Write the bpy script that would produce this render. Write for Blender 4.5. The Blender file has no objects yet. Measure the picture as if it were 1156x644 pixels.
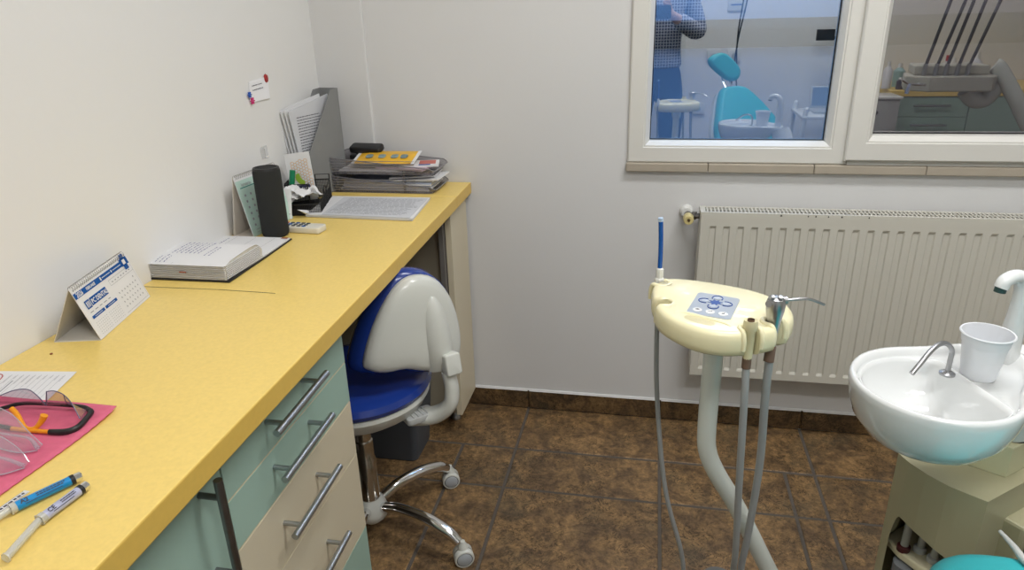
import bpy, bmesh, math, random
from mathutils import Vector, Matrix, Euler
R = random.Random(7)
PI = math.pi
scene = bpy.context.scene
COL = scene.collection

# ------------------------------------------------------------------ materials
MATS = {}
def mat(name, col, rough=0.5, metal=0.0, spec=0.5, trans=0.0, alpha=1.0, noise=None, bump=None, coat=0.0, ior=1.45, sss=0.0, emit=None):
    if name in MATS: return MATS[name]
    m = bpy.data.materials.new(name); m.use_nodes = True
    nt = m.node_tree; b = nt.nodes['Principled BSDF']
    b.inputs['Base Color'].default_value = (*col, 1)
    b.inputs['Roughness'].default_value = rough
    b.inputs['Metallic'].default_value = metal
    b.inputs['Specular IOR Level'].default_value = spec
    b.inputs['Transmission Weight'].default_value = trans
    b.inputs['Alpha'].default_value = alpha
    b.inputs['Coat Weight'].default_value = coat
    b.inputs['IOR'].default_value = ior
    if emit:
        b.inputs['Emission Color'].default_value = (*emit[0], 1); b.inputs['Emission Strength'].default_value = emit[1]
    tc = None
    if noise or bump:
        tc = nt.nodes.new('ShaderNodeTexCoord')
    if noise:   # (scale, amount)
        n = nt.nodes.new('ShaderNodeTexNoise'); n.inputs['Scale'].default_value = noise[0]; n.inputs['Detail'].default_value = 6
        nt.links.new(tc.outputs['Object'], n.inputs['Vector'])
        mx = nt.nodes.new('ShaderNodeMix'); mx.data_type = 'RGBA'
        k = noise[1]
        mx.inputs[6].default_value = (*[c*(1-k) for c in col], 1); mx.inputs[7].default_value = (*[min(1, c*(1+k)) for c in col], 1)
        nt.links.new(n.outputs['Fac'], mx.inputs[0]); nt.links.new(mx.outputs[2], b.inputs['Base Color'])
    if bump:    # (scale, strength)
        n = nt.nodes.new('ShaderNodeTexNoise'); n.inputs['Scale'].default_value = bump[0]; n.inputs['Detail'].default_value = 4
        nt.links.new(tc.outputs['Object'], n.inputs['Vector'])
        bp = nt.nodes.new('ShaderNodeBump'); bp.inputs['Strength'].default_value = bump[1]; bp.inputs['Distance'].default_value = 0.004
        nt.links.new(n.outputs['Fac'], bp.inputs['Height']); nt.links.new(bp.outputs['Normal'], b.inputs['Normal'])
    MATS[name] = m
    return m

def sheer(name, col, clear, rough=0.1, spec_fac=0.12):
    """thin clear plastic: mostly transparent with a tint plus a glossy sheen"""
    m = bpy.data.materials.new(name); m.use_nodes = True; nt = m.node_tree
    nt.nodes.remove(nt.nodes['Principled BSDF']); out = nt.nodes['Material Output']
    t = nt.nodes.new('ShaderNodeBsdfTransparent'); t.inputs[0].default_value = (*[1-(1-c)*0.6 for c in col], 1)
    d = nt.nodes.new('ShaderNodeBsdfDiffuse'); d.inputs[0].default_value = (*col, 1)
    g = nt.nodes.new('ShaderNodeBsdfGlossy'); g.inputs['Roughness'].default_value = rough
    m1 = nt.nodes.new('ShaderNodeMixShader'); m1.inputs[0].default_value = 1-clear
    m2 = nt.nodes.new('ShaderNodeMixShader')
    fr = nt.nodes.new('ShaderNodeLayerWeight'); fr.inputs[0].default_value = spec_fac
    nt.links.new(t.outputs[0], m1.inputs[1]); nt.links.new(d.outputs[0], m1.inputs[2])
    nt.links.new(fr.outputs['Facing'], m2.inputs[0]); nt.links.new(m1.outputs[0], m2.inputs[1]); nt.links.new(g.outputs[0], m2.inputs[2])
    nt.links.new(m2.outputs[0], out.inputs[0])
    return m

def mirror_pane(name, refl, tcol, fac):
    m = bpy.data.materials.new(name); m.use_nodes = True; nt = m.node_tree
    nt.nodes.remove(nt.nodes['Principled BSDF']); out = nt.nodes['Material Output']
    t = nt.nodes.new('ShaderNodeBsdfTransparent'); t.inputs[0].default_value = (*tcol, 1)
    g = nt.nodes.new('ShaderNodeBsdfGlossy'); g.inputs['Roughness'].default_value = 0.0; g.inputs[0].default_value = (*refl, 1)
    mx = nt.nodes.new('ShaderNodeMixShader'); mx.inputs[0].default_value = fac
    nt.links.new(t.outputs[0], mx.inputs[1]); nt.links.new(g.outputs[0], mx.inputs[2]); nt.links.new(mx.outputs[0], out.inputs[0])
    return m

def tile_mat(name, dark=1.0):
    m = bpy.data.materials.new(name); m.use_nodes = True; nt = m.node_tree; b = nt.nodes['Principled BSDF']
    tc = nt.nodes.new('ShaderNodeTexCoord')
    def nz(scale, detail, rough=0.6, dist=0.0):
        n = nt.nodes.new('ShaderNodeTexNoise'); n.inputs['Scale'].default_value = scale; n.inputs['Detail'].default_value = detail
        n.inputs['Roughness'].default_value = rough; n.inputs['Distortion'].default_value = dist
        nt.links.new(tc.outputs['Object'], n.inputs['Vector']); return n
    a = nz(13, 9, 0.74, 0.5); cr = nt.nodes.new('ShaderNodeValToRGB')
    e = cr.color_ramp.elements
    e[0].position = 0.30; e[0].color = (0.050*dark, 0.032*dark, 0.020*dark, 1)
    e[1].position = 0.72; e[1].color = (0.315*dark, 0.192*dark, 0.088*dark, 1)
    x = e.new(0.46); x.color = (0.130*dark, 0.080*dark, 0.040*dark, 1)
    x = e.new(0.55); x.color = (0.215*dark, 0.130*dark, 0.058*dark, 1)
    nt.links.new(a.outputs['Fac'], cr.inputs[0])
    # dark veins
    v = nz(26, 7, 0.62, 2.4); vr = nt.nodes.new('ShaderNodeValToRGB'); ve = vr.color_ramp.elements
    ve[0].position = 0.472; ve[0].color = (1, 1, 1, 1); ve[1].position = 0.528; ve[1].color = (1, 1, 1, 1)
    q = ve.new(0.5); q.color = (0.03, 0.03, 0.03, 1)
    nt.links.new(v.outputs['Fac'], vr.inputs[0])
    pz = nz(6.5, 4); pr = nt.nodes.new('ShaderNodeMapRange'); pr.inputs['From Min'].default_value = 0.44; pr.inputs['From Max'].default_value = 0.54
    nt.links.new(pz.outputs['Fac'], pr.inputs['Value'])
    mu = nt.nodes.new('ShaderNodeMix'); mu.data_type = 'RGBA'; mu.blend_type = 'MULTIPLY'
    nt.links.new(pr.outputs[0], mu.inputs[0]); nt.links.new(cr.outputs[0], mu.inputs[6]); nt.links.new(vr.outputs[0], mu.inputs[7])
    fn = nz(55, 8, 0.8, 0.4); fr = nt.nodes.new('ShaderNodeMapRange'); fr.inputs['From Min'].default_value = 0.36; fr.inputs['From Max'].default_value = 0.60; fr.inputs['To Min'].default_value = 0.62; fr.inputs['To Max'].default_value = 1.55
    nt.links.new(fn.outputs['Fac'], fr.inputs['Value'])
    mf = nt.nodes.new('ShaderNodeMix'); mf.data_type = 'RGBA'; mf.blend_type = 'MULTIPLY'; mf.inputs[0].default_value = 1.0
    nt.links.new(mu.outputs[2], mf.inputs[6]); nt.links.new(fr.outputs[0], mf.inputs[7])
    # grey-green bloom
    g2 = nz(6, 5); gr = nt.nodes.new('ShaderNodeMapRange'); gr.inputs['From Min'].default_value = 0.52; gr.inputs['From Max'].default_value = 0.72; gr.inputs['To Max'].default_value = 0.55
    nt.links.new(g2.outputs['Fac'], gr.inputs['Value'])
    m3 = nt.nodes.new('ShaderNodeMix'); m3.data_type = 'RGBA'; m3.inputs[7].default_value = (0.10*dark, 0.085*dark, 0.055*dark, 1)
    nt.links.new(gr.outputs[0], m3.inputs[0]); nt.links.new(mf.outputs[2], m3.inputs[6]); nt.links.new(m3.outputs[2], b.inputs['Base Color'])
    b.inputs['Roughness'].default_value = 0.42; b.inputs['Specular IOR Level'].default_value = 0.35
    bp = nt.nodes.new('ShaderNodeBump'); bp.inputs['Strength'].default_value = 0.35; bp.inputs['Distance'].default_value = 0.003
    nt.links.new(a.outputs['Fac'], bp.inputs['Height']); nt.links.new(bp.outputs['Normal'], b.inputs['Normal'])
    return m

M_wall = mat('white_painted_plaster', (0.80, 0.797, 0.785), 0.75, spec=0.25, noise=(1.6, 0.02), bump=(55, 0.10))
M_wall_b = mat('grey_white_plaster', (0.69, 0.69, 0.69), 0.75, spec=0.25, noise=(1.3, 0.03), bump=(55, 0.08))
M_ceil = mat('ceiling_paint', (0.8, 0.8, 0.8), 0.9)
M_tile = tile_mat('brown_mottled_tile')
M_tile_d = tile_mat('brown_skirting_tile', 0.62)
M_grout = mat('grey_brown_grout', (0.105, 0.088, 0.072), 0.9, noise=(60, 0.2))
M_caulk = mat('white_caulk', (0.75, 0.75, 0.75), 0.6)
M_pvc = mat('white_window_pvc', (0.70, 0.69, 0.65), 0.35, noise=(3, 0.02))
M_sill = mat('beige_sill_tile', (0.42, 0.37, 0.30), 0.5, noise=(20, 0.08))
M_yellow = mat('yellow_speckled_laminate', (0.85, 0.625, 0.185), 0.36, spec=0.4, noise=(160, 0.10), coat=0.05)
M_yedge = mat('yellow_laminate_edge', (0.74, 0.49, 0.105), 0.4, noise=(120, 0.06))
M_mint = mat('mint_green_board', (0.345, 0.495, 0.42), 0.45, noise=(4, 0.02))
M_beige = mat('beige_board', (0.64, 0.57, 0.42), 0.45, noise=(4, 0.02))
M_carc = mat('cabinet_carcass_grey', (0.20, 0.185, 0.155), 0.6)
M_steel = mat('brushed_steel', (0.42, 0.44, 0.46), 0.32, 1.0, noise=(80, 0.1))
M_chrome = mat('chrome', (0.80, 0.80, 0.80), 0.10, 1.0, noise=(5, 0.02))
M_dkmetal = mat('dark_metal', (0.10, 0.09, 0.08), 0.4, 1.0)
M_white = mat('glossy_white_plastic', (0.74, 0.745, 0.72), 0.22, coat=0.3, noise=(3, 0.01))
M_stoolw = mat('stool_white_plastic', (0.64, 0.65, 0.60), 0.28, coat=0.25, noise=(3, 0.015))
M_blue = mat('royal_blue_vinyl', (0.012, 0.040, 0.25), 0.25, coat=0.3, noise=(6, 0.06))
M_greyplast = mat('light_grey_plastic', (0.45, 0.46, 0.45), 0.4)
M_black = mat('black_plastic', (0.012, 0.012, 0.013), 0.4)
M_mesh = mat('black_wire_mesh', (0.010, 0.010, 0.011), 0.5)
M_fabric = mat('charcoal_speaker_fabric', (0.022, 0.024, 0.024), 0.85, bump=(900, 0.6))
M_paper = mat('white_paper', (0.76, 0.76, 0.77), 0.7, noise=(8, 0.02))
M_paperg = mat('greyish_paper', (0.60, 0.61, 0.64), 0.7, noise=(8, 0.04))
M_pages = mat('page_edges', (0.58, 0.56, 0.52), 0.8, noise=(60, 0.25))
M_ink = mat('black_ink', (0.06, 0.06, 0.08), 0.7)
M_inkg = mat('grey_ink', (0.30, 0.31, 0.34), 0.7)
M_inkb = mat('blue_ink', (0.008, 0.085, 0.33), 0.6, spec=0.2)
M_inkbl = mat('pen_ink', (0.05, 0.06, 0.25), 0.6)
M_red = mat('red_plastic', (0.45, 0.03, 0.03), 0.4)
M_cream = mat('cream_dental_plastic', (0.86, 0.80, 0.52), 0.25, coat=0.3, noise=(3, 0.015))
M_creamd = mat('shaded_cream_panel', (0.40, 0.375, 0.24), 0.35, coat=0.15, noise=(3, 0.03))  # cream darkened, the shade on the unit's front is in the colour
M_polew = mat('white_enamel_tube', (0.66, 0.69, 0.64), 0.25, coat=0.3, noise=(3, 0.015))
M_hose = mat('grey_hose_rubber', (0.28, 0.285, 0.28), 0.45, noise=(20, 0.05))
M_hosed = mat('pale_grey_hose', (0.34, 0.35, 0.35), 0.45, noise=(20, 0.05))
M_ceram = mat('white_ceramic', (0.77, 0.785, 0.78), 0.06, coat=0.8, noise=(2, 0.01))
M_cup = mat('white_disposable_cup', (0.85, 0.87, 0.90), 0.35, trans=0.15, noise=(3, 0.01))
M_teal = mat('teal_vinyl', (0.040, 0.46, 0.50), 0.42, noise=(40, 0.06), bump=(400, 0.1))
M_rad = mat('radiator_enamel', (0.60, 0.585, 0.52), 0.38, noise=(3, 0.02))
M_radd = mat('radiator_inside', (0.035, 0.033, 0.03), 0.7)
M_padgrey = mat('keypad_grey', (0.36, 0.40, 0.46), 0.4)
M_brass = mat('tarnished_brass', (0.24, 0.17, 0.10), 0.45, 1.0)
M_brown = mat('brown_collar', (0.16, 0.10, 0.07), 0.45)
M_holder = mat('grey_card_holder', (0.235, 0.24, 0.24), 0.6, noise=(30, 0.06))
M_pink = mat('pink_crepe_napkin', (0.68, 0.135, 0.225), 0.75, noise=(90, 0.12))
M_orange = mat('orange_rubber', (0.86, 0.33, 0.012), 0.4)
M_smoke = sheer('smoked_tray_plastic', (0.46, 0.44, 0.47), 0.78, 0.15)
M_satin = mat('satin_chrome', (0.42, 0.42, 0.43), 0.30, 1.0, noise=(5, 0.02))
M_clear = sheer('clear_lens_plastic', (0.80, 0.80, 0.88), 0.90, 0.06, 0.22)
M_syr = sheer('clear_syringe_plastic', (0.80, 0.80, 0.74), 0.45, 0.2, 0.2)
M_tapec = sheer('clear_adhesive_plastic', (0.8, 0.8, 0.8), 0.85, 0.1, 0.2)
M_lensline = mat('lens_rim', (0.13, 0.12, 0.20), 0.3)
M_green = mat('green_marker_plastic', (0.005, 0.20, 0.09), 0.35)
M_yelpack = mat('yellow_foil_pack', (0.78, 0.44, 0.03), 0.35, noise=(25, 0.25))
M_litemint = mat('pale_mint_paper', (0.48, 0.66, 0.60), 0.7, noise=(5, 0.03))
M_card = mat('white_cardboard', (0.66, 0.63, 0.57), 0.75, noise=(4, 0.02))
M_cards = mat('cream_cardboard', (0.62, 0.57, 0.50), 0.75)
M_honey = mat('honey_lines', (0.72, 0.42, 0.14), 0.7)
M_lime = mat('lime_green_print', (0.32, 0.50, 0.05), 0.6)
M_screen = mat('laptop_screen', (0.08, 0.10, 0.13), 0.3, emit=((0.35, 0.5, 0.7), 0.25))
M_bin = mat('dark_grey_bin_plastic', (0.07, 0.08, 0.095), 0.45)
M_skin = mat('skin', (0.60, 0.36, 0.27), 0.5, noise=(20, 0.05))
M_jeans = mat('blue_denim', (0.025, 0.055, 0.13), 0.85, noise=(120, 0.25))
M_hair = mat('dark_hair', (0.02, 0.014, 0.01), 0.6, noise=(80, 0.3))
M_shoe = mat('white_clog_leather', (0.6, 0.6, 0.6), 0.5)
M_lamp = mat('lit_diffuser', (0.9, 0.9, 0.9), 0.5, emit=((1.0, 0.995, 0.985), 5.0))

def check_mat():
    m = bpy.data.materials.new('checked_shirt_cloth'); m.use_nodes = True; nt = m.node_tree; b = nt.nodes['Principled BSDF']
    tc = nt.nodes.new('ShaderNodeTexCoord'); sep = nt.nodes.new('ShaderNodeSeparateXYZ'); nt.links.new(tc.outputs['Object'], sep.inputs[0])
    def line(sock):
        a = nt.nodes.new('ShaderNodeMath'); a.operation = 'MULTIPLY'; a.inputs[1].default_value = 58; nt.links.new(sock, a.inputs[0])
        f = nt.nodes.new('ShaderNodeMath'); f.operation = 'FRACT'; nt.links.new(a.outputs[0], f.inputs[0])
        g = nt.nodes.new('ShaderNodeMath'); g.operation = 'LESS_THAN'; g.inputs[1].default_value = 0.28; nt.links.new(f.outputs[0], g.inputs[0]); return g
    g1 = line(sep.outputs[0]); g2 = line(sep.outputs[2])
    mx = nt.nodes.new('ShaderNodeMath'); mx.operation = 'MAXIMUM'; nt.links.new(g1.outputs[0], mx.inputs[0]); nt.links.new(g2.outputs[0], mx.inputs[1])
    c = nt.nodes.new('ShaderNodeMix'); c.data_type = 'RGBA'; c.inputs[6].default_value = (0.05, 0.07, 0.16, 1); c.inputs[7].default_value = (0.55, 0.56, 0.62, 1)
    nt.links.new(mx.outputs[0], c.inputs[0]); nt.links.new(c.outputs[2], b.inputs['Base Color']); b.inputs['Roughness'].default_value = 0.85
    return m
M_shirt = check_mat()

# ------------------------------------------------------------------ mesh helpers
def V(*a): return Vector(a)
def add_box(bm, c, s, M=None, bevel=0.0, seg=2):
    r = bmesh.ops.create_cube(bm, size=1.0)
    vs = r['verts']
    T = Matrix.Translation(Vector(c)) @ Matrix.Diagonal((s[0], s[1], s[2], 1))
    if M is not None: T = M @ T
    bmesh.ops.transform(bm, matrix=T, verts=vs)
    if bevel > 0:
        es = set()
        for v in vs: es.update(v.link_edges)
        bmesh.ops.bevel(bm, geom=list(es), offset=bevel, segments=seg, affect='EDGES', profile=0.5)
def box2(bm, a, b, M=None, bevel=0.0, seg=2):
    add_box(bm, [(a[i]+b[i])/2 for i in range(3)], [abs(b[i]-a[i]) for i in range(3)], M, bevel, seg)
def catmull(pts, n=8):
    P = [Vector(p) for p in pts]
    if len(P) < 3: return P
    P = [P[0]*2-P[1]] + P + [P[-1]*2-P[-2]]; out = []
    for i in range(1, len(P)-2):
        for k in range(n):
            t = k/n; a, b, c, d = P[i-1], P[i], P[i+1], P[i+2]
            out.append(0.5*((2*b)+(-a+c)*t+(2*a-5*b+4*c-d)*t*t+(-a+3*b-3*c+d)*t**3))
    out.append(P[-2]); return out
def add_tube(bm, pts, r, seg=12, smooth=True, n=8, cap=True, sx=1.0, up=None):
    """r a number or a list (one per control point); sx flattens across"""
    rs = r if isinstance(r, (list, tuple)) else [r]*len(pts)
    if smooth and len(pts) > 2:
        P = catmull(pts, n)
        RR = []
        for i in range(len(pts)-1):
            for k in range(n): RR.append(rs[i]+(rs[i+1]-rs[i])*k/n)
        RR.append(rs[-1])
    else: P = [Vector(p) for p in pts]; RR = rs
    prev = None; rings = []
    for i, p in enumerate(P):
        t = (P[min(i+1, len(P)-1)]-P[max(i-1, 0)]).normalized()
        if prev is None:
            u = up.copy() if up is not None else Vector((0, 0, 1))
            if abs(t.dot(u)) > 0.95: u = Vector((1, 0, 0))
            a = t.cross(u).normalized()
        else:
            a = (prev - t*prev.dot(t)).normalized()
        prev = a; b = t.cross(a)
        rings.append([bm.verts.new(p + a*math.cos(2*PI*k/seg)*RR[i] + b*math.sin(2*PI*k/seg)*RR[i]*sx) for k in range(seg)])
    for i in range(len(rings)-1):
        for k in range(seg):
            bm.faces.new((rings[i][k], rings[i][(k+1) % seg], rings[i+1][(k+1) % seg], rings[i+1][k]))
    if cap:
        bm.faces.new(rings[0][::-1]); bm.faces.new(rings[-1])
def add_lathe(bm, prof, c=(0, 0, 0), seg=32, M=None, sy=1.0):
    """prof list of (r,z); r==0 closes"""
    rings = []; T = (M or Matrix()) ; c = Vector(c)
    for r, z in prof:
        if r <= 1e-6: rings.append([bm.verts.new(T @ (c+Vector((0, 0, z))))])
        else: rings.append([bm.verts.new(T @ (c+Vector((r*math.cos(2*PI*k/seg), sy*r*math.sin(2*PI*k/seg), z)))) for k in range(seg)])
    for i in range(len(rings)-1):
        A, B = rings[i], rings[i+1]
        for k in range(seg):
            k2 = (k+1) % seg
            if len(A) == 1 and len(B) == 1: continue
            if len(A) == 1: bm.faces.new((A[0], B[k2], B[k]))
            elif len(B) == 1: bm.faces.new((A[k], A[k2], B[0]))
            else: bm.faces.new((A[k], A[k2], B[k2], B[k]))
def add_prism(bm, poly, z0, z1, M=None, bevel=0.0, seg=2):
    T = M or Matrix()
    lo = [bm.verts.new(T @ Vector((x, y, z0))) for x, y in poly]
    hi = [bm.verts.new(T @ Vector((x, y, z1))) for x, y in poly]
    n = len(poly)
    fs = [bm.faces.new(lo[::-1]), bm.faces.new(hi)]
    for i in range(n): fs.append(bm.faces.new((lo[i], lo[(i+1) % n], hi[(i+1) % n], hi[i])))
    if bevel > 0:
        es = set(fs[0].edges) | set(fs[1].edges)
        bmesh.ops.bevel(bm, geom=list(es), offset=bevel, segments=seg, affect='EDGES', profile=0.5)
def add_pad(bm, poly, z0, z1, r, M=None, k=5):
    T_ = M or Matrix(); n = len(poly); cx = sum(p[0] for p in poly)/n; cy = sum(p[1] for p in poly)/n
    R0 = sum(math.hypot(p[0]-cx, p[1]-cy) for p in poly)/n; rings = []
    prof = [(r*(1-math.sin(a)), z0+r*(1-math.cos(a))) for a in [PI/2*i/k for i in range(k+1)]]
    prof = prof+[(i, z1-(z-z0)) for i, z in prof[::-1]]
    for ins, z in prof:
        sc = 1-ins/R0; rings.append([bm.verts.new(T_ @ Vector((cx+(x-cx)*sc, cy+(y-cy)*sc, z))) for x, y in poly])
    for a, b in zip(rings, rings[1:]):
        for i in range(n): bm.faces.new((a[i], a[(i+1) % n], b[(i+1) % n], b[i]))
    bm.faces.new(rings[0][::-1]); bm.faces.new(rings[-1])
def rrect(w, h, r, n=5, cx=0, cy=0):
    out = []
    for (x, y, a) in ((w/2-r, h/2-r, 0), (-w/2+r, h/2-r, 90), (-w/2+r, -h/2+r, 180), (w/2-r, -h/2+r, 270)):
        for k in range(n+1):
            t = math.radians(a+90*k/n); out.append((cx+x+r*math.cos(t), cy+y+r*math.sin(t)))
    return out
def smooth_poly(poly, n=6):
    P = [Vector((x, y, 0)) for x, y in poly]; out = []; L = len(P)
    for i in range(L):
        a, b, c, d = P[i-1], P[i], P[(i+1) % L], P[(i+2) % L]
        for k in range(n):
            t = k/n; q = 0.5*((2*b)+(-a+c)*t+(2*a-5*b+4*c-d)*t*t+(-a+3*b-3*c+d)*t**3); out.append((q.x, q.y))
    return out
def basis(o, x, y, z):
    x, y, z = Vector(x).normalized(), Vector(y).normalized(), Vector(z).normalized()
    return Matrix(((x.x, y.x, z.x, o[0]), (x.y, y.y, z.y, o[1]), (x.z, y.z, z.z, o[2]), (0, 0, 0, 1)))
def frame_xz(o, x, z):
    """matrix with local z along z and x roughly along x"""
    z = Vector(z).normalized(); x = Vector(x); x = (x-z*x.dot(z)).normalized(); y = z.cross(x)
    return basis(o, x, y, z)
def quad(bm, pts):
    return bm.faces.new([bm.verts.new(Vector(p)) for p in pts])

def obj(name, bm, m, parent=None, smooth=True, angle=35, recalc=True):
    if recalc: bmesh.ops.recalc_face_normals(bm, faces=bm.faces)
    me = bpy.data.meshes.new(name); bm.to_mesh(me); bm.free()
    o = bpy.data.objects.new(name, me); COL.objects.link(o)
    for k in (m if isinstance(m, (list, tuple)) else [m]): me.materials.append(k)
    if smooth:
        me.set_sharp_from_angle(angle=math.radians(angle)) if hasattr(me, 'set_sharp_from_angle') else None
        for p in me.polygons: p.use_smooth = True
    if parent is not None:
        o.parent = parent; o.matrix_parent_inverse = parent.matrix_world.inverted()
        if parent.type == 'EMPTY' or True:
            # bring mesh data into the parent's frame so parts carry plain local coordinates
            o.matrix_parent_inverse = Matrix(); me.transform(PW(parent).inverted())
    return o
def PW(o):
    M = Matrix.LocRotScale(o.location, o.rotation_euler, o.scale)
    return M if o.parent is None else PW(o.parent) @ M
def tag(o, label, cat, group=None, kind=None):
    o['label'] = label; o['category'] = cat
    if group: o['group'] = group
    if kind: o['kind'] = kind
    return o
def thing(name, label, cat, loc, group=None):
    o = bpy.data.objects.new(name, None); COL.objects.link(o); o.location = loc; o.empty_display_size = 0.05
    return tag(o, label, cat, group)
def single(name, bm, m, label, cat, group=None, **k):
    o = obj(name, bm, m, **k); return tag(o, label, cat, group)
def struct(name, bm, m, label=None, **k):
    o = obj(name, bm, m, **k); o['kind'] = 'structure'
    if label: o['label'] = label
    return o
NB = bmesh.new
_dg = None
def text_bm(bm, s, size, M, bold=0.0, align='LEFT', xs=1.0):
    """flat lettering appended to bm; M maps text plane (x right, y up) to world"""
    cu = bpy.data.curves.new('txt', 'FONT'); cu.body = s; cu.size = size; cu.align_x = align; cu.offset = bold; cu.resolution_u = 2
    o = bpy.data.objects.new('txt', cu); COL.objects.link(o)
    me = bpy.data.meshes.new_from_object(o.evaluated_get(bpy.context.evaluated_depsgraph_get()))
    me.transform(M @ Matrix.Diagonal((xs, 1, 1, 1))); bm.from_mesh(me)
    bpy.data.objects.remove(o); bpy.data.curves.remove(cu); bpy.data.meshes.remove(me)
def rect_on(bm, M, x0, y0, x1, y1, z=0.0):
    quad(bm, [M @ Vector(p) for p in ((x0, y0, z), (x1, y0, z), (x1, y1, z), (x0, y1, z))])
def greek(bm, M, x0, y0, x1, y1, lines, th, z=0.0, ragged=0.25, wmin=0.04, wmax=0.14, gap=0.02, rng=R):
    """rows of tiny word-like dashes, printed text too small to read"""
    W = x1-x0
    for i in range(lines):
        y = y1-(i+0.5)*(y1-y0)/lines; x = x0; end = x1-W*ragged*rng.random()
        while x < end:
            w = W*rng.uniform(wmin, wmax); rect_on(bm, M, x, y-th/2, min(x+w, end), y+th/2, z); x += w+W*gap
def subsurf(o, lv=2):
    m = o.modifiers.new('round', 'SUBSURF'); m.levels = lv; m.render_levels = lv
    return o

CT = 0.809           # worktop height
T = 0.4525           # floor tile module
def wx(y): return -1.0916-0.0227*(y+0.264)      # left wall line
def fx(y): return -0.6183-0.0227*(y+0.264)      # worktop front line
RZ = Matrix.Rotation(0.0227, 4, 'Z')

# ------------------------------------------------------------------ room shell
YB = -3.12; XR = 2.75; ZC = 2.62
WX0, WX1, WZ0, WZ1 = -0.137, 1.37, 0.880, 1.98
bm = NB()
box2(bm, (-1.25, -0.011, -0.05), (-0.931, 0.14, ZC), bevel=0.004); box2(bm, (-0.931, 0.0, -0.05), (WX0, 0.14, ZC))
box2(bm, (WX0, 0.0, -0.05), (WX1, 0.14, WZ0)); box2(bm, (WX0, 0.0, WZ1), (WX1, 0.14, ZC)); box2(bm, (WX1, 0.0, -0.05), (XR+0.1, 0.14, ZC))
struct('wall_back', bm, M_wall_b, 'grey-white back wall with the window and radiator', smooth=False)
bm = NB(); pl = [(wx(0.14)-0.0, 0.14), (wx(0.14)-0.12, 0.14), (wx(YB)-0.12, YB), (wx(YB), YB)]
add_prism(bm, pl, -0.05, ZC); struct('wall_left', bm, M_wall, 'white left wall along the yellow worktop', smooth=False)
bm = NB(); box2(bm, (XR, YB, -0.05), (XR+0.1, 0.0, ZC)); struct('wall_right', bm, M_wall, 'white right wall', smooth=False)
bm = NB(); box2(bm, (-1.3, YB-0.1, -0.05), (XR+0.1, YB, ZC)); struct('wall_front', bm, M_wall, 'white wall behind the photographer', smooth=False)
bm = NB(); box2(bm, (-1.3, YB, ZC), (XR+0.1, 0.0, ZC+0.05)); struct('ceiling', bm, M_ceil, 'plain white ceiling', smooth=False)
# floor: grout bed + individually laid tiles in one mesh
bm = NB()
box2(bm, (-1.3, YB, -0.05), (XR+0.1, 0.02, -0.0022))
for f in bm.faces: f.material_index = 1
g = 0.0048
def tl(x0, x1, y0, y1):
    box2(bm, (x0+g, y1+g, -0.004), (x1-g, y0-g, 0.0), bevel=0.0016, seg=1)
for c in range(-3, 7):
    x0, x1 = c*T, (c+1)*T; y = 0.0; k = 0
    while y > YB:
        if c == -2:   sub = x1-0.1735
        elif c == 0:  sub = x0+0.367
        else: sub = x0+0.22
        y1 = y-0.2524; y2 = y1-0.199; y3 = y2-T
        tl(x0, x1, y, y1)
        if c in (-2, 0) or (c > 1 and (c+k) % 3 == 2) or (c == -1 and k == 1):
            tl(x0, sub, y1, y2); tl(sub, x1, y1, y2)
            tl(x0, sub, y2, y3); tl(sub, x1, y2, y3)
        else:
            tl(x0, x1, y1, y2); tl(x0, x1, y2, y3)
        y = y3; k += 1
struct('floor', bm, [M_tile, M_grout], 'brown mottled ceramic tile floor', smooth=False)
bm = NB(); x = -1.25
for c in range(-3, 7):
    box2(bm, (max(c*T+0.0025, -1.14), -0.009, 0.003), (min((c+1)*T-0.0025, XR), -0.0005, 0.0705), bevel=0.0012, seg=1)
b2 = bmesh.new()
box2(bm, (-1.14, -0.0015, 0.0), (XR, 0.0005, 0.070)); 
for f in list(bm.faces)[-6:]: f.material_index = 1
box2(bm, (-1.14, -0.006, 0.0695), (XR, 0.001, 0.0755), bevel=0.002, seg=1)
nf = [f for f in bm.faces if f.calc_center_median().z > 0.0693]
for f in nf:
    if min(v.co.z for v in f.verts) > 0.0692: f.material_index = 2
b2.free()
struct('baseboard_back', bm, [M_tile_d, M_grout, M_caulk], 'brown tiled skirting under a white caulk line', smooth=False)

# ------------------------------------------------------------------ window
def frame_ring(bm, x0, x1, z0, z1, w, y0, y1, chamfer=0.012):
    """mitred frame ring with a sloped inner bead; y0 front (room side), y1 back"""
    prof = [(0, y1), (0, y0+0.004), (0.004, y0), (w-chamfer-0.006, y0), (w-chamfer-0.004, y0+0.003), (w-chamfer, y0+0.003), (w-0.003, y0+0.016), (w, y0+0.022), (w, y1)]
    rings = []
    for d, y in prof:
        rings.append([bm.verts.new(v) for v in ((x0+d, y, z0+d), (x1-d, y, z0+d), (x1-d, y, z1-d), (x0+d, y, z1-d))])
    for a, b in zip(rings, rings[1:]):
        for k in range(4): bm.faces.new((a[k], a[(k+1) % 4], b[(k+1) % 4], b[k]))
bm = NB()
frame_ring(bm, WX0, 0.474, WZ0, WZ1, 0.062, -0.012, 0.05)     # fixed light
box2(bm, (0.425, 0.0, WZ0), (0.50, 0.05, WZ1))
box2(bm, (0.474, -0.012, WZ0), (WX1, 0.05, WZ0+0.028)); box2(bm, (0.474, -0.012, WZ1-0.03), (WX1, 0.05, WZ1)); box2(bm, (WX1-0.03, -0.012, WZ0), (WX1, 0.05, WZ1))
win = struct('window_1', bm, M_pvc, 'white plastic framed two-light window above the radiator', smooth=False)
bm = NB(); box2(bm, (WX0+0.05, 0.028, WZ0+0.05), (0.42, 0.032, WZ1-0.05))
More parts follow.
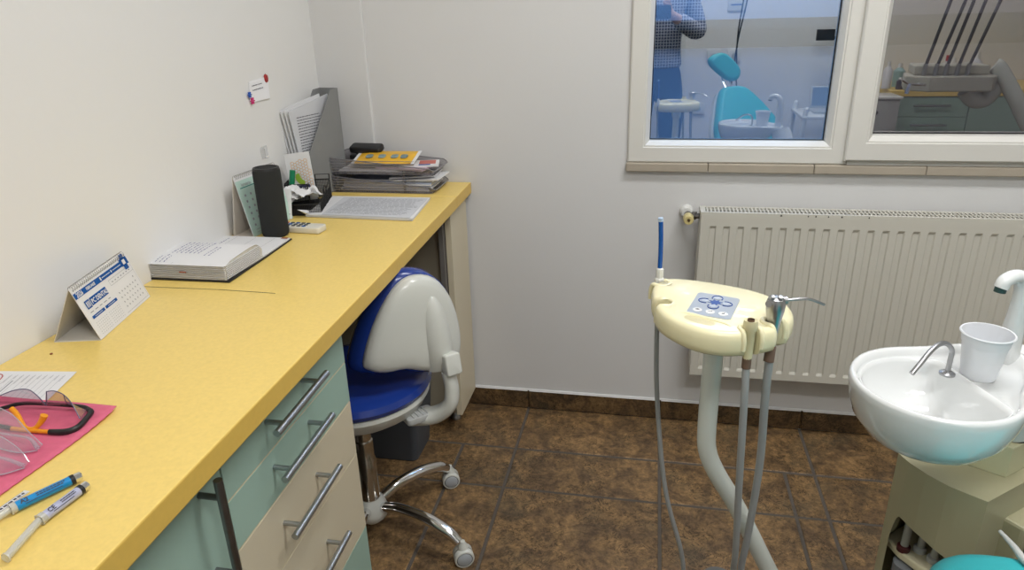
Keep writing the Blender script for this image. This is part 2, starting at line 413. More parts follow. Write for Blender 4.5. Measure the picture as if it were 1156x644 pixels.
p1 = obj('pane', bm, mirror_pane('blue_reflective_glass', (0.92, 0.90, 0.86), (0.62, 0.80, 1.0), 0.36), win, smooth=False); p1['label'] = 'bluish reflective glass of the fixed light'
bm = NB(); frame_ring(bm, 0.462, WX1-0.004, WZ0+0.014, WZ1-0.01, 0.068, -0.030, 0.04, 0.013)
sash = obj('sash', bm, M_pvc, win, smooth=False); sash['label'] = 'opening sash of the window'
bm = NB(); box2(bm, (0.462+0.058, 0.028, WZ0+0.074), (WX1-0.064, 0.032, WZ1-0.07))
obj('pane', bm, mirror_pane('grey_reflective_glass', (0.90, 0.93, 0.95), (0.50, 0.42, 0.40), 0.33), sash, smooth=False)
bm = NB()
def gasket(x0, x1, z0, z1, y):
    t = 0.0022
    box2(bm, (x0, y, z0), (x1, y+0.004, z0+t)); box2(bm, (x0, y, z1-t), (x1, y+0.004, z1)); box2(bm, (x0, y, z0), (x0+t, y+0.004, z1)); box2(bm, (x1-t, y, z0), (x1, y+0.004, z1))
gasket(WX0+0.0625, 0.4115, WZ0+0.0625, WZ1-0.0625, 0.022)
gasket(0.462+0.0685, WX1-0.0725, WZ0+0.0825, WZ1-0.0785, 0.022)
obj('gasket', bm, M_black, win, smooth=False)
bm = NB()
x = WX0-0.003
for w_ in (0.237, 0.292, 0.292, 0.292, 0.292, 0.12):
    box2(bm, (x, -0.020, 0.8535), (min(x+w_-0.0012, WX1+0.02), 0.01, 0.8795), bevel=0.003); x += w_
struct('trim_1', bm, M_sill, 'beige tiled sill strip under the window', smooth=False)
# yard wall seen through the glass
bm = NB(); box2(bm, (-1.2, 0.62, -0.05), (2.75, 0.70, 2.7)); struct('wall_outside', bm, mat('pale_render', (0.66, 0.70, 0.78), 0.8, noise=(5, 0.05)), 'pale rendered wall beyond the window', smooth=False)
bm = NB(); box2(bm, (-1.2, 0.585, 1.168), (2.75, 0.6195, 1.232)); 
for f in bm.faces: f.material_index = 0
box2(bm, (-1.2, 0.575, 1.232), (2.75, 0.6195, 1.262))
for f in list(bm.faces)[-6:]: f.material_index = 1
struct('trim_2', bm, [mat('dark_stone_band', (0.055, 0.045, 0.03), 0.8, noise=(30, 0.5)), mat('grey_stone_ledge', (0.10, 0.09, 0.085), 0.8, noise=(30, 0.3))], 'dark stone band on the wall outside', smooth=False)
bm = NB(); box2(bm, (-1.2, 0.14, -0.05), (2.75, 0.62, -0.01)); struct('ground_outside', bm, mat('outside_concrete', (0.2, 0.2, 0.2), 0.9, noise=(9, 0.2)), smooth=False)

# ------------------------------------------------------------------ radiator
rad = thing('radiator', 'cream panel radiator with grilled top under the window', 'radiator', (0.8, -0.065, 0.228))
RX0, RX1, RZ0, RZ1 = 0.082, 1.56, 0.228, 0.750
bm = NB()
pitch = 0.0386; n = int((RX1-RX0-0.03)/pitch)
xs = [RX0]; ds = [0.0]
for i in range(n):
    c = RX0+0.034+i*pitch
    if c+0.014 > RX1: break
    for dx, d in ((-0.0100, 0), (-0.0072, 1), (0.0072, 1), (0.0100, 0)): xs.append(c+dx); ds.append(d)
xs.append(RX1); ds.append(0)
zs = [(RZ0, 0), (RZ0+0.022, 0), (RZ0+0.030, 1), (RZ1-0.042, 1), (RZ1-0.034, 0), (RZ1, 0)]
grid = [[bm.verts.new((x, -0.100+0.0045*d*k, z)) for x, d in zip(xs, ds)] for z, k in zs]
for a, b in zip(grid, grid[1:]):
    for i in range(len(xs)-1): bm.faces.new((a[i], a[i+1], b[i+1], b[i]))
box2(bm, (RX0, -0.0955+0.0, RZ0), (RX0+0.003, -0.088, RZ1)); box2(bm, (RX0, -0.0995, RZ1-0.002), (RX1, -0.088, RZ1)); box2(bm, (RX0, -0.0995, RZ0), (RX1, -0.088, RZ0+0.003))
obj('front_panel', bm, M_rad, rad, smooth=False, recalc=False)
bm = NB(); box2(bm, (RX0+0.006, -0.088, RZ0+0.01), (RX1-0.006, -0.036, RZ1-0.01)); obj('convector', bm, M_radd, rad, smooth=False)
bm = NB(); box2(bm, (RX0, -0.034, RZ0), (RX1, -0.030, RZ1)); obj('back_panel', bm, M_rad, rad, smooth=False)
bm = NB(); box2(bm, (RX0-0.002, -0.096, RZ0+0.02), (RX0, -0.028, RZ1+0.004)); obj('side_panel', bm, M_rad, rad, smooth=False)
bm = NB(); box2(bm, (RX1, -0.096, RZ0+0.02), (RX1+0.002, -0.028, RZ1+0.004)); obj('side_panel', bm, M_rad, rad, smooth=False)
bm = NB(); zt = RZ1+0.006
box2(bm, (RX0-0.002, -0.099, zt-0.008), (RX1+0.002, -0.086, zt)); box2(bm, (RX0-0.002, -0.040, zt-0.008), (RX1+0.002, -0.029, zt))
i = 0; x = RX0
box2(bm, (RX0-0.002, -0.087, zt-0.006), (RX0+0.012, -0.04, zt)); box2(bm, (RX1-0.012, -0.087, zt-0.006), (RX1+0.002, -0.04, zt))
x = RX0+0.016
while x < RX1-0.014:
    box2(bm, (x, -0.087, zt-0.004), (x+0.0042, -0.04, zt)); x += 0.0105
box2(bm, (RX0, -0.065, zt-0.003), (RX1, -0.062, zt+0.0004))
obj('top_grille', bm, M_rad, rad, smooth=False)
bm = NB()
for (x, w_) in ((0.300, 0.007), (0.372, 0.004), (0.392, 0.005), (0.425, 0.004), (0.46, 0.006), (0.53, 0.004)):
    bm = NB(); add_prism(bm, [(x-w_/2, 0), (x, -0.0012), (x+w_/2, 0), (x, 0.0045)], 0.0, 0.0006, basis((0, -0.0995, zt-0.0058), (1, 0, 0), (0, 0, 1), (0, -1, 0))); obj('paint_chip', bm, M_black, rad, smooth=False)
valve = thing('radiator_valve', 'yellowed round thermostatic valve at the radiator left end', 'valve', (0.05, -0.07, 0.73))
bm = NB(); MY = basis((0.048, -0.055, 0.728), (1, 0, 0), (0, 0, 1), (0, -1, 0))
add_lathe(bm, [(0, 0.034), (0.005, 0.034), (0.0055, 0.037), (0.0125, 0.037), (0.0145, 0.033), (0.0155, 0.01), (0.014, 0.0), (0, 0)], seg=24, M=MY)
obj('knob', bm, mat('yellowed_plastic', (0.62, 0.52, 0.24), 0.4), valve)
bm = NB(); add_lathe(bm, [(0, 0.0375), (0.004, 0.038), (0.004, 0.036), (0, 0.036)], seg=16, M=MY); obj('screw', bm, M_brass, valve)
bm = NB(); add_tube(bm, [(0.048, -0.055, 0.728), (0.048, -0.028, 0.728)], 0.011, 16); add_tube(bm, [(0.048, -0.045, 0.731), (0.081, -0.06, 0.733)], 0.0085, 8); add_tube(bm, [(0.060, -0.05, 0.732), (0.070, -0.055, 0.7325)], 0.0125, 6); obj('valve_body', bm, mat('grey_valve_metal', (0.18, 0.17, 0.16), 0.4, 0.8), valve)
bm = NB(); add_lathe(bm, [(0.021, 0), (0.021, 0.006), (0.014, 0.022), (0, 0.022)], seg=24, M=basis((0.045, -0.001, 0.732), (1, 0, 0), (0, 0, 1), (0, -1, 0))); obj('wall_rosette', bm, M_white, valve)

# ------------------------------------------------------------------ fitted worktop and cabinets (left)
def worktop(name, y0, y1, label):
    bm = NB(); TH = 0.036
    poly = [(wx(y0)+0.001, y0), (fx(y0), y0), (fx(y1), y1), (wx(y1)+0.001, y1)]
    add_prism(bm, poly, CT-TH, CT, bevel=0.0025, seg=2)
    bm.faces.ensure_lookup_table()
    for f in bm.faces:
        if abs(f.normal.z) < 0.5: f.material_index = 1
    bm.normal_update()
    for f in bm.faces: f.material_index = 1 if abs(f.normal.z) < 0.5 else 0
    return single(name, bm, [M_yellow, M_yedge], label, 'worktop', smooth=False)
wt = worktop('worktop', -2.75, -0.187, 'long yellow speckled laminate worktop along the left wall')
worktop('worktop', -0.1855, -0.002, 'short yellow end piece of worktop touching the back wall')
bm = NB(); 
sp = [(-1.083, -0.9615), (-0.90, -0.957), (-0.775, -0.961)]
for (ax, ay), (bx, by) in zip(sp, sp[1:]):
    quad(bm, [(ax, ay-0.0011, CT+0.0003), (bx, by-0.0009, CT+0.0003), (bx, by+0.0009, CT+0.0003), (ax, ay+0.0011, CT+0.0003)])
obj('seam', bm, mat('dark_joint', (0.05, 0.035, 0.02), 0.8), wt, smooth=False)

def bar_handle(name, p0, p1, out, parent, r=0.006, so=0.026, inset=0.028):
    """bar between p0 and p1 held off the surface along -out"""
    p0, p1, out = Vector(p0), Vector(p1), Vector(out); d = (p1-p0).normalized()
    bm = NB(); add_tube(bm, [p0, p1], r, 16)
    for q in (p0+d*inset, p1-d*inset): add_tube(bm, [q, q-out*so], r*0.72, 12)
    return obj(name, bm, M_steel, parent)
FX = -0.640
def cab_x(y): return FX-0.0227*(y+0.97)
DY0, DY1 = -1.400, -0.975
cab = thing('drawer_cabinet', 'drawer cabinet with mint and beige fronts under the worktop', 'cabinet', (-0.85, -1.19, 0.0))
bm = NB(); add_prism(bm, [(wx(DY0)+0.01, DY0), (cab_x(DY0)-0.019, DY0), (cab_x(DY1)-0.019, DY1), (wx(DY1)+0.01, DY1)], 0.10, 0.772); obj('carcass', bm, M_carc, cab, smooth=False)
fronts = [(0.677, 0.7715, M_mint, 'mint'), (0.590, 0.675, M_mint, 'mint'), (0.4665, 0.588, M_beige, 'beige'), (0.2785, 0.4645, M_beige, 'beige'), (0.11, 0.2765, M_mint, 'mint')]
for z0, z1, m_, nm in fronts:
    bm = NB(); g2 = 0.0012
    add_prism(bm, [(cab_x(DY0)-0.018, DY0+g2), (cab_x(DY0), DY0+g2), (cab_x(DY1), DY1-g2), (cab_x(DY1)-0.018, DY1-g2)], z0, z1, bevel=0.0008, seg=1)
    d = obj('drawer', bm, m_, cab, smooth=False); d['label'] = nm+' drawer front'
    bm = NB(); add_prism(bm, [(cab_x(DY0)-0.017, DY0+g2*1.5), (cab_x(DY0)-0.0004, DY0+g2*1.5), (cab_x(DY1)-0.0004, DY1-g2*1.5), (cab_x(DY1)-0.017, DY1-g2*1.5)], z0-0.0008, z1+0.0008)
    obj('edge_band', bm, mat('cream_edge_band', (0.62, 0.55, 0.36), 0.5), d, smooth=False)
    zc = {0.677: 0.733, 0.590: 0.649, 0.4665: 0.539, 0.2785: 0.386, 0.11: 0.21}[z0]
    hx = cab_x(-1.2)+0.033
    bar_handle('handle', (hx+0.002, -1.302, zc-0.004), (hx-0.002, -1.120, zc), (1, 0.02, 0), d, so=0.034)
for (x, y) in ((-0.70, -1.02), (-0.70, -1.36), (-1.0, -1.02), (-1.0, -1.36)):
    bm = NB(); add_lathe(bm, [(0, 0), (0.02, 0), (0.02, 0.012), (0.012, 0.018), (0.012, 0.10), (0, 0.10)], (x, y, 0), 16); obj('adjustable_foot', bm, M_steel, cab)
# mint door cabinets nearer the camera
for i, (y0, y1, hy, lab) in enumerate(((-1.86, -1.402, -1.452, 'mint-green door cabinet beside the drawers, dark vertical bar handle'), (-2.32, -1.862, -1.91, 'mint-green door cabinet below the near end of the worktop'))):
    c = thing('base_cabinet', lab, 'cabinet', (-0.85, (y0+y1)/2, 0))
    bm = NB(); add_prism(bm, [(wx(y0)+0.01, y0), (cab_x(y0)-0.019, y0), (cab_x(y1)-0.019, y1), (wx(y1)+0.01, y1)], 0.10, 0.772); obj('carcass', bm, M_carc, c, smooth=False)
    bm = NB(); add_prism(bm, [(cab_x(y0)-0.018, y0+0.001), (cab_x(y0), y0+0.001), (cab_x(y1), y1-0.001), (cab_x(y1)-0.018, y1-0.001)], 0.11, 0.7715, bevel=0.0008, seg=1)
    d = obj('door', bm, M_mint, c, smooth=False); hx = cab_x(hy)+0.033
    bm = NB(); add_tube(bm, [(hx, hy, 0.758), (hx, hy, 0.576)], 0.006, 16)
    for z in (0.730, 0.604): add_tube(bm, [(hx, hy, z), (hx-0.034, hy, z)], 0.0045, 12)
    h = obj('handle', bm, mat('dark_steel', (0.22, 0.22, 0.225), 0.35, 1.0, noise=(60, 0.2)), d); h['label'] = 'dark vertical bar handle'
# end support at the back wall
ec = thing('end_cabinet', 'narrow beige end panel unit holding up the worktop by the back wall', 'cabinet', (-0.80, -0.10, 0))
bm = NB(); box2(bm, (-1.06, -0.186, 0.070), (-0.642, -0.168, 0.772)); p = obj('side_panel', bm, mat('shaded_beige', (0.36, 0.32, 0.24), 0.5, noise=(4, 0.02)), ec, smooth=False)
bm = NB(); box2(bm, (-0.660, -0.196, 0.070), (-0.641, -0.014, 0.772), bevel=0.001, seg=1); obj('front_panel', bm, M_beige, ec, smooth=False)
bm = NB(); box2(bm, (-0.676, -0.214, 0.095), (-0.662, -0.190, 0.770)); obj('edge_strip', bm, mat('grey_strip', (0.16, 0.15, 0.14), 0.5), ec, smooth=False)
for x in (-0.692, -1.0):
    bm = NB(); add_lathe(bm, [(0, 0), (0.019, 0), (0.019, 0.010), (0.015, 0.016), (0.015, 0.075), (0, 0.075)], (x, -0.105, 0), 16); obj('adjustable_foot', bm, M_steel, ec)
bm = NB(); box2(bm, (-1.05, -0.186, 0.070), (-0.645, -0.02, 0.085)); obj('bottom_panel', bm, M_beige, ec, smooth=False)
# rear panel of knee space, the wall's shade put into its colour
bm = NB(); box2(bm, (-1.060, -0.972, 0.12), (-1.045, -0.188, 0.77)); single('shaded_back_panel', bm, mat('shaded_grey_brown', (0.22, 0.20, 0.165), 0.6, noise=(4, 0.03)), 'grey-brown back panel with painted-in shade in the knee space', 'panel', smooth=False)
# waste bin
wb = thing('waste_bin', 'dark grey rectangular waste bin under the worktop behind the stool', 'bin', (-0.86, -0.36, 0))
bm = NB()
for (w1, h1, z0, z1) in ((0.0, 0, 0, 0),):
    a = rrect(0.17, 0.15, 0.02, 4); b = rrect(0.21, 0.19, 0.025, 4)
    lo = [bm.verts.new((x-0.83, y-0.30, 0.003)) for x, y in a]; hi = [bm.verts.new((x-0.83, y-0.30, 0.26)) for x, y in b]; hi2 = [bm.verts.new((x*0.96-0.83, y*0.96-0.30, 0.26)) for x, y in b]; lo2 = [bm.verts.new((x*0.95-0.83, y*0.95-0.30, 0.012)) for x, y in a]
    n = len(a); bm.faces.new(lo[::-1]); bm.faces.new(lo2)
    for i in range(n):
        j = (i+1) % n; bm.faces.new((lo[i], lo[j], hi[j], hi[i])); bm.faces.new((hi[i], hi[j], hi2[j], hi2[i])); bm.faces.new((hi2[i], hi2[j], lo2[j], lo2[i]))
obj('body', bm, M_bin, wb)
bm = NB(); 
ring = [(x*1.03-0.83, y*1.03-0.30, 0.258) for x, y in rrect(0.21, 0.19, 0.025, 4)]; ring.append(ring[0]); add_tube(bm, ring, 0.006, 8, smooth=False); obj('rim', bm, M_bin, wb)

# ------------------------------------------------------------------ stool
HC = Vector((-0.757, -0.70, 0))
st = thing('dental_stool', 'white and royal-blue rolling stool with chrome star base, tucked under worktop', 'stool', (HC.x, HC.y, 0))
bm = NB(); add_lathe(bm, [(0, 0.048), (0.022, 0.048), (0.040, 0.066), (0.044, 0.088), (0.036, 0.112), (0.028, 0.124), (0, 0.124)], HC, 32); obj('hub', bm, M_stoolw, st)
angs = [57.5+72*i for i in range(5)]
def dirv(a): return Vector((math.cos(math.radians(a)), math.sin(math.radians(a)), 0))
for a in angs:
    d = dirv(a); s = Vector((-d.y, d.x, 0))
    bm = NB(); add_tube(bm, [HC+d*0.03+V(0, 0, 0.098), HC+d*0.09+V(0, 0, 0.112), HC+d*0.17+V(0, 0, 0.108), HC+d*0.235+V(0, 0, 0.088), HC+d*0.265+V(0, 0, 0.066)], [0.0130, 0.0145, 0.0155, 0.0150, 0.0125], 16)
    leg = obj('leg', bm, M_chrome, st)
    w = 19.5+(a % 7)*3; wd = dirv(w); ax = Vector((-wd.y, wd.x, 0)); cpos = HC+d*0.272+wd*0.004+V(0, 0, 0.0252)
    Mc = [frame_xz(cpos, (0, 0, 1), ax*sgn) for sgn in (-1, 1)]
    bm = NB()
    for Mq_ in Mc: add_lathe(bm, [(0.0252, 0.0015), (0.0252, 0.0160), (0.0238, 0.0180), (0.0205, 0.0185), (0.0200, 0.0150), (0, 0.0150)], seg=32, M=Mq_)
    add_lathe(bm, [(0, 0.022), (0.013, 0.022), (0.011, 0.034), (0.007, 0.040), (0.006, 0.046), (0, 0.046)], cpos, 16)
    cs = obj('caster', bm, M_stoolw, leg)
    bm = NB(); add_lathe(bm, [(0.0185, 0.0150), (0.0185, 0.0182), (0.0165, 0.0195), (0.0, 0.0200)], seg=28, M=Mc[0]); add_lathe(bm, [(0.0185, 0.0150), (0.0185, 0.0182), (0.0165, 0.0195), (0.0, 0.0200)], seg=28, M=Mc[1])
    obj('wheel_disc', bm, mat('light_grey_wheel', (0.42, 0.45, 0.48), 0.35), leg)
    bm = NB(); [add_lathe(bm, [(0.0203, 0.0152), (0.0203, 0.0172), (0.0186, 0.0172), (0.0186, 0.0152)], seg=28, M=q_) for q_ in Mc]
    obj('wheel_groove', bm, M_black, leg)
bm = NB(); add_lathe(bm, [(0.0, 0.12), (0.026, 0.12), (0.026, 0.245), (0.0235, 0.249), (0.0235, 0.30), (0.0205, 0.304), (0.0205, 0.345), (0.0175, 0.349), (0.0175, 0.40), (0, 0.40)], HC, 28); obj('gas_lift', bm, mat('lift_steel', (0.50, 0.46, 0.40), 0.22, 1.0), st)
SC = HC+V(0.0, 0.0, 0)
bm = NB(); add_lathe(bm, [(0, 0.372), (0.06, 0.376), (0.13, 0.396), (0.165, 0.420), (0.180, 0.448), (0.178, 0.458), (0.16, 0.462), (0, 0.462)], SC, 40); obj('seat_pan', bm, M_stoolw, st)
bm = NB(); add_lathe(bm, [(0, 0.455), (0.165, 0.455), (0.180, 0.462), (0.186, 0.474), (0.180, 0.488), (0.155, 0.497), (0.10, 0.494), (0, 0.490)], SC, 48); obj('seat', bm, M_blue, st)
# backrest : curved shell with blue pad on the inner side
BW = Vector((0.70, 0.71, 0)).normalized(); BN = Vector((BW.y, -BW.x, 0))        # width direction, outward normal
BO = Vector((-0.571, -0.748, 0.546))
def bpt(s, t, off=0.0):
    """s across (-1..1 scaled metres), t up, off outward"""
    lean = 0.02*t/0.22
    return BO + BW*(s*0.98+0.05*max(t, 0)) + V(0, 0, t-0.14*s) + BN*(off-lean-1.35*s*s)
def outline(sc=1.0, up=0.0, sh=0.0):
    pts = [(-0.128, 0.022), (-0.118, 0.003), (-0.085, -0.004), (-0.035, 0.000), (0.01, -0.012), (0.06, -0.018), (0.10, -0.012), (0.126, 0.012), (0.131, 0.055), (0.122, 0.11), (0.100, 0.165), (0.062, 0.208), (0.010, 0.222), (-0.035, 0.205), (-0.075, 0.155), (-0.107, 0.09)]
    cx, cy = 0.0, 0.10
    return [(cx+(x-cx)*sc+sh, cy+(y-cy)*sc+up) for x, y in smooth_poly(pts, 3)]
def shell(rings, m, nm, parent, extra=None):
    bm = NB(); RR = []
    for sc, off in rings:
        RR.append([bm.verts.new(bpt(x, y, off)) for x, y in outline(sc, 0.0, -0.012 if off < -0.0165 else 0.0)])
    n = len(RR[0])
    for a, b in zip(RR, RR[1:]):
        for i in range(n): bm.faces.new((a[i], a[(i+1) % n], b[(i+1) % n], b[i]))
    for ring in (RR[0], RR[-1]):
        c = bm.verts.new(sum((v.co for v in ring), Vector())/n)
        for i in range(n): bm.faces.new((ring[i], ring[(i+1) % n], c))
    if extra: extra(bm)
    return obj(nm, bm, m, parent, angle=60)
shell([(0.15, 0.016), (0.55, 0.015), (0.80, 0.012), (0.90, 0.008), (0.965, 0.0), (0.985, -0.010), (0.96, -0.014)], M_stoolw, 'backrest_shell', st)
shell([(0.95, -0.010), (1.00, -0.012), (1.055, -0.020), (1.075, -0.032), (1.05, -0.046), (0.95, -0.056), (0.6, -0.060)], M_blue, 'backrest', st)
# raised spine on the shell
bm = NB()
RR = []
for t, w_, o_ in ((-0.012, 0.036, 0.012), (0.02, 0.040, 0.030), (0.06, 0.040, 0.031), (0.10, 0.037, 0.029), (0.135, 0.030, 0.025), (0.160, 0.020, 0.019), (0.172, 0.008, 0.013)):
    c = 0.058-0.10*t
    RR.append([bm.verts.new(bpt(c+w_*k, t, o_*math.cos(k*PI/2)**0.55*1.0+0.004 if abs(k) < 1 else 0.004)) for k in (-1, -0.85, -0.6, -0.3, 0, 0.3, 0.6, 0.85, 1)])
for a, b in zip(RR, RR[1:]):
    for i in range(8): bm.faces.new((a[i], a[i+1], b[i+1], b[i]))
obj('spine_cover', bm, M_stoolw, st, angle=60)
kc = bpt(0.066, 0.014, 0.040)
bm = NB(); MK = basis(kc, BW, V(0, 0, 1), BN*1.0)
MK = MK @ Matrix.Rotation(math.radians(-12), 4, 'X')
add_prism(bm, rrect(0.040, 0.052, 0.006, 4), -0.016, 0.014, MK, bevel=0.004, seg=3)
obj('height_knob', bm, M_stoolw, st)
j = [bpt(0.062, -0.008, 0.026), bpt(0.066, -0.05, 0.030), bpt(0.060, -0.095, 0.022), bpt(0.035, -0.132, -0.012), bpt(-0.01, -0.150, -0.055)]
bm = NB(); add_tube(bm, j, [0.021, 0.023, 0.026, 0.029, 0.028], 16, sx=0.70); 
obj('back_bracket', bm, M_stoolw, st)
bm = NB(); Mb = frame_xz(bpt(-0.005, -0.138, -0.03), BW, (0, 0, 1)); add_prism(bm, rrect(0.075, 0.045, 0.008, 4), -0.004, 0.012, Mb, bevel=0.003); 
for q in (-0.02, -0.008, 0.004, 0.016): add_box(bm, (q, 0, 0.013), (0.003, 0.036, 0.003), Mb)
obj('slide_plate', bm, M_greyplast, st)

# ------------------------------------------------------------------ dental bracket table (tray on pole)
TZ = 0.897
tr = thing('dental_tray', 'cream instrument tray with grey keypad on a white bent pole', 'tray', (0.04, -1.145, TZ))
# outline in world xy with U notches where the instruments hang
base_o = [(-0.040, -1.052), (-0.008, -1.048), (0.045, -1.060), (0.095, -1.082), (0.130, -1.118), (0.138, -1.156), (0.126, -1.194), (0.102, -1.222), (0.066, -1.240), (0.030, -1.247), (-0.004, -1.236), (-0.034, -1.208), (-0.052, -1.172), (-0.058, -1.120), (-0.056, -1.078)]
cxy = V(0.04, -1.15, 0)
base_s = smooth_poly(base_o, 8)
NOTCH = [(-0.043, -1.073, 0.0085, 1.0), (-0.040, -1.150, 0.0095, 1.0), (0.070, -1.226, 0.0085, 1.0), (0.1035, -1.198, 0.0095, 1.0)]
def notch_poly(poly):
    out = []; used = set()
    L_ = len(poly)
    for x, y in poly:
        p = V(x, y, 0); hit = None
        for k, (nx, ny, r, _) in enumerate(NOTCH):
            c = V(nx, ny, 0); d = (c-cxy).normalized(); t = V(-d.y, d.x, 0); q = p-c
            if abs(q.dot(t)) < r*1.35 and q.dot(d) > -0.01: hit = k
        if hit is None: out.append((x, y)); continue
        if hit in used: continue
        used.add(hit); nx, ny, r, _ = NOTCH[hit]; c = V(nx, ny, 0); d = (c-cxy).normalized(); t = V(-d.y, d.x, 0)
        ext = 0.010
        U = [c-t*r*1.25+d*ext*1.25, c-t*r+d*ext*0.7]+[c+t*r*math.sin(a)-d*r*math.cos(a) for a in [(-90+k*22.5)*PI/180 for k in range(9)]]+[c+t*r+d*ext*0.7, c+t*r*1.25+d*ext*1.25]
        out += [(u.x, u.y) for u in U]
    return out
area_sign = sum(base_s[i-1][0]*base_s[i][1]-base_s[i][0]*base_s[i-1][1] for i in range(len(base_s)))
if area_sign < 0: base_s = base_s[::-1]
to = notch_poly(base_s)
def ring(bm, sc, z, tilt=True):
    out = []
    for x, y in to:
        p = cxy+(V(x, y, 0)-cxy)*sc; zz = z-(p.x-0.04)*0.02
        out.append(bm.verts.new((p.x, p.y, zz)))
    return out
bm = NB(); RR = [ring(bm, s_, TZ+z) for s_, z in ((0.90, 0.0125), (0.955, 0.0112), (0.985, 0.0070), (1.0, -0.001), (1.0, -0.012), (0.975, -0.020), (0.90, -0.025))]
n = len(to)
for a, b in zip(RR, RR[1:]):
    for i in range(n): bm.faces.new((a[i], a[(i+1) % n], b[(i+1) % n], b[i]))
for r_ in (RR[0], RR[-1]): bm.faces.new(r_)
bmesh.ops.triangulate(bm, faces=[f for f in bm.faces if len(f.verts) > 4])
obj('tray_body', bm, M_cream, tr, angle=50)
zt = TZ+0.0105
for nx, ny, r, _ in NOTCH:      # raised collar hugging each notch and running down the side
    c = V(nx, ny, 0); d = (c-cxy).normalized(); t = V(-d.y, d.x, 0); rr_ = r+0.0042
    pts = [c-t*rr_+d*0.0105+V(0, 0, zt-0.024), c-t*rr_+d*0.0105+V(0, 0, zt-0.010), c-t*rr_+d*0.006+V(0, 0, zt+0.0005), c-t*rr_*0.98-d*0.002+V(0, 0, zt+0.001)]
    pts += [c+t*rr_*math.sin(a)-d*rr_*math.cos(a)+V(0, 0, zt+0.001) for a in (-1.0, -0.5, 0, 0.5, 1.0)]
    pts += [c+t*rr_*0.98-d*0.002+V(0, 0, zt+0.001), c+t*rr_+d*0.006+V(0, 0, zt+0.0005), c+t*rr_+d*0.0105+V(0, 0, zt-0.010), c+t*rr_+d*0.0105+V(0, 0, zt-0.024)]
    bm = NB(); add_tube(bm, pts, 0.0036, 10, n=4); obj('notch_collar', bm, M_cream, tr, angle=70)
bm = NB(); gpt = [(-0.026, -1.203, zt-0.002), (-0.026, -1.188, zt+0.0010), (-0.010, -1.187, zt+0.0018), (0.010, -1.197, zt+0.0018), (0.030, -1.208, zt+0.0014), (0.044, -1.218, zt+0.0006), (0.045, -1.230, zt-0.003)]
add_tube(bm, gpt, [0.0022, 0.003, 0.0032, 0.0032, 0.0032, 0.003, 0.0022], 10); obj('groove_lip', bm, M_cream, tr, angle=70)
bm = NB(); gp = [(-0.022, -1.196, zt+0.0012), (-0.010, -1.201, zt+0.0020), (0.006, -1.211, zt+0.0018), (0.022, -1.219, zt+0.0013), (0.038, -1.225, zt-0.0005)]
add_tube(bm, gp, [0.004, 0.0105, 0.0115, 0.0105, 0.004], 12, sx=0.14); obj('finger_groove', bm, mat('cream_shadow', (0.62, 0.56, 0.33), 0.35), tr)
# keypad
KO = V(0.024, -1.128, TZ+0.0137)
kx = V(0.072, -0.012, 0).normalized(); ky = V(0.012, 0.072, 0).normalized(); MKp = basis(KO, kx, ky, (0, 0, 1)) @ Matrix.Rotation(math.radians(-7), 4, 'Z')
KO = V(0.029, -1.155, TZ+0.0131)
MKp = basis(KO, (0.964, -0.265, -0.02), (0.265, 0.964, 0), (0, 0, 1)) @ Matrix.Diagonal((1.04, 1.10, 1, 1))
bm = NB(); add_prism(bm, rrect(0.058, 0.074, 0.006, 5), -0.003, 0.0006, MKp); kp = obj('keypad', bm, M_padgrey, tr, smooth=False)
bm = NB()
star = []
for k in range(16): 
    a = 2*PI*k/16+PI/8; r_ = 0.0105 if k % 2 == 0 else 0.0055; star.append((r_*math.cos(a), 0.010+r_*math.sin(a)))
add_prism(bm, star, 0.0006, 0.0009, MKp)
for k in range(4):
    a = PI/2*k; c = (0.0145*math.cos(a), 0.010+0.0145*math.sin(a))
    pts = [MKp @ V(c[0]+0.0072*math.cos(t)*(1.15 if k % 2 == 0 else 1), c[1]+0.0072*math.sin(t)*(1.15 if k % 2 else 1), 0.0009) for t in [a-2.0+q*4.0/14 for q in range(15)]]
    add_tube(bm, pts, 0.0008, 6, smooth=False)
obj('printed_emblem', bm, mat('keypad_blue', (0.012, 0.06, 0.28), 0.4), kp, smooth=False)
bm = NB()
for k in range(4):
    a = PI/2*k; add_lathe(bm, [(0.0052, 0), (0.0050, 0.0006), (0, 0.0008)], (0, 0, 0), 16, MKp @ Matrix.Translation((0.0145*math.cos(a), 0.010+0.0145*math.sin(a), 0.0009)))
obj('button', bm, mat('button_grey', (0.42, 0.47, 0.55), 0.4), kp)
for k in range(3):
    bm = NB(); Mq = MKp @ Matrix.Translation((-0.017+0.017*k, -0.023, 0.0006)); add_lathe(bm, [(0.0062, 0), (0.0060, 0.0006), (0, 0.0008)], (0, 0, 0), 20, Mq); bt = obj('button', bm, M_white, kp)
    bm = NB()
    if k == 0: rect_on(bm, Mq, -0.0028, -0.0010, 0.0028, 0.0004, 0.001); quad(bm, [Mq @ V(*p) for p in ((-0.002, 0.0006, 0.001), (0.002, 0.0006, 0.001), (0.001, 0.0022, 0.001), (-0.001, 0.0022, 0.001))])
    if k == 1: rect_on(bm, Mq, -0.0035, -0.0006, 0.0015, 0.0004, 0.001); rect_on(bm, Mq, 0.0012, -0.0006, 0.0022, 0.0024, 0.001)
    if k == 2: rect_on(bm, Mq, -0.0018, -0.0018, 0.0018, 0.0006, 0.001); quad(bm, [Mq @ V(*p) for p in ((0.0004, 0.0006, 0.001), (0.0018, 0.0006, 0.001), (0.0022, 0.0028, 0.001), (0.0012, 0.0028, 0.001))])
    obj('button_symbol', bm, M_ink, bt, smooth=False)
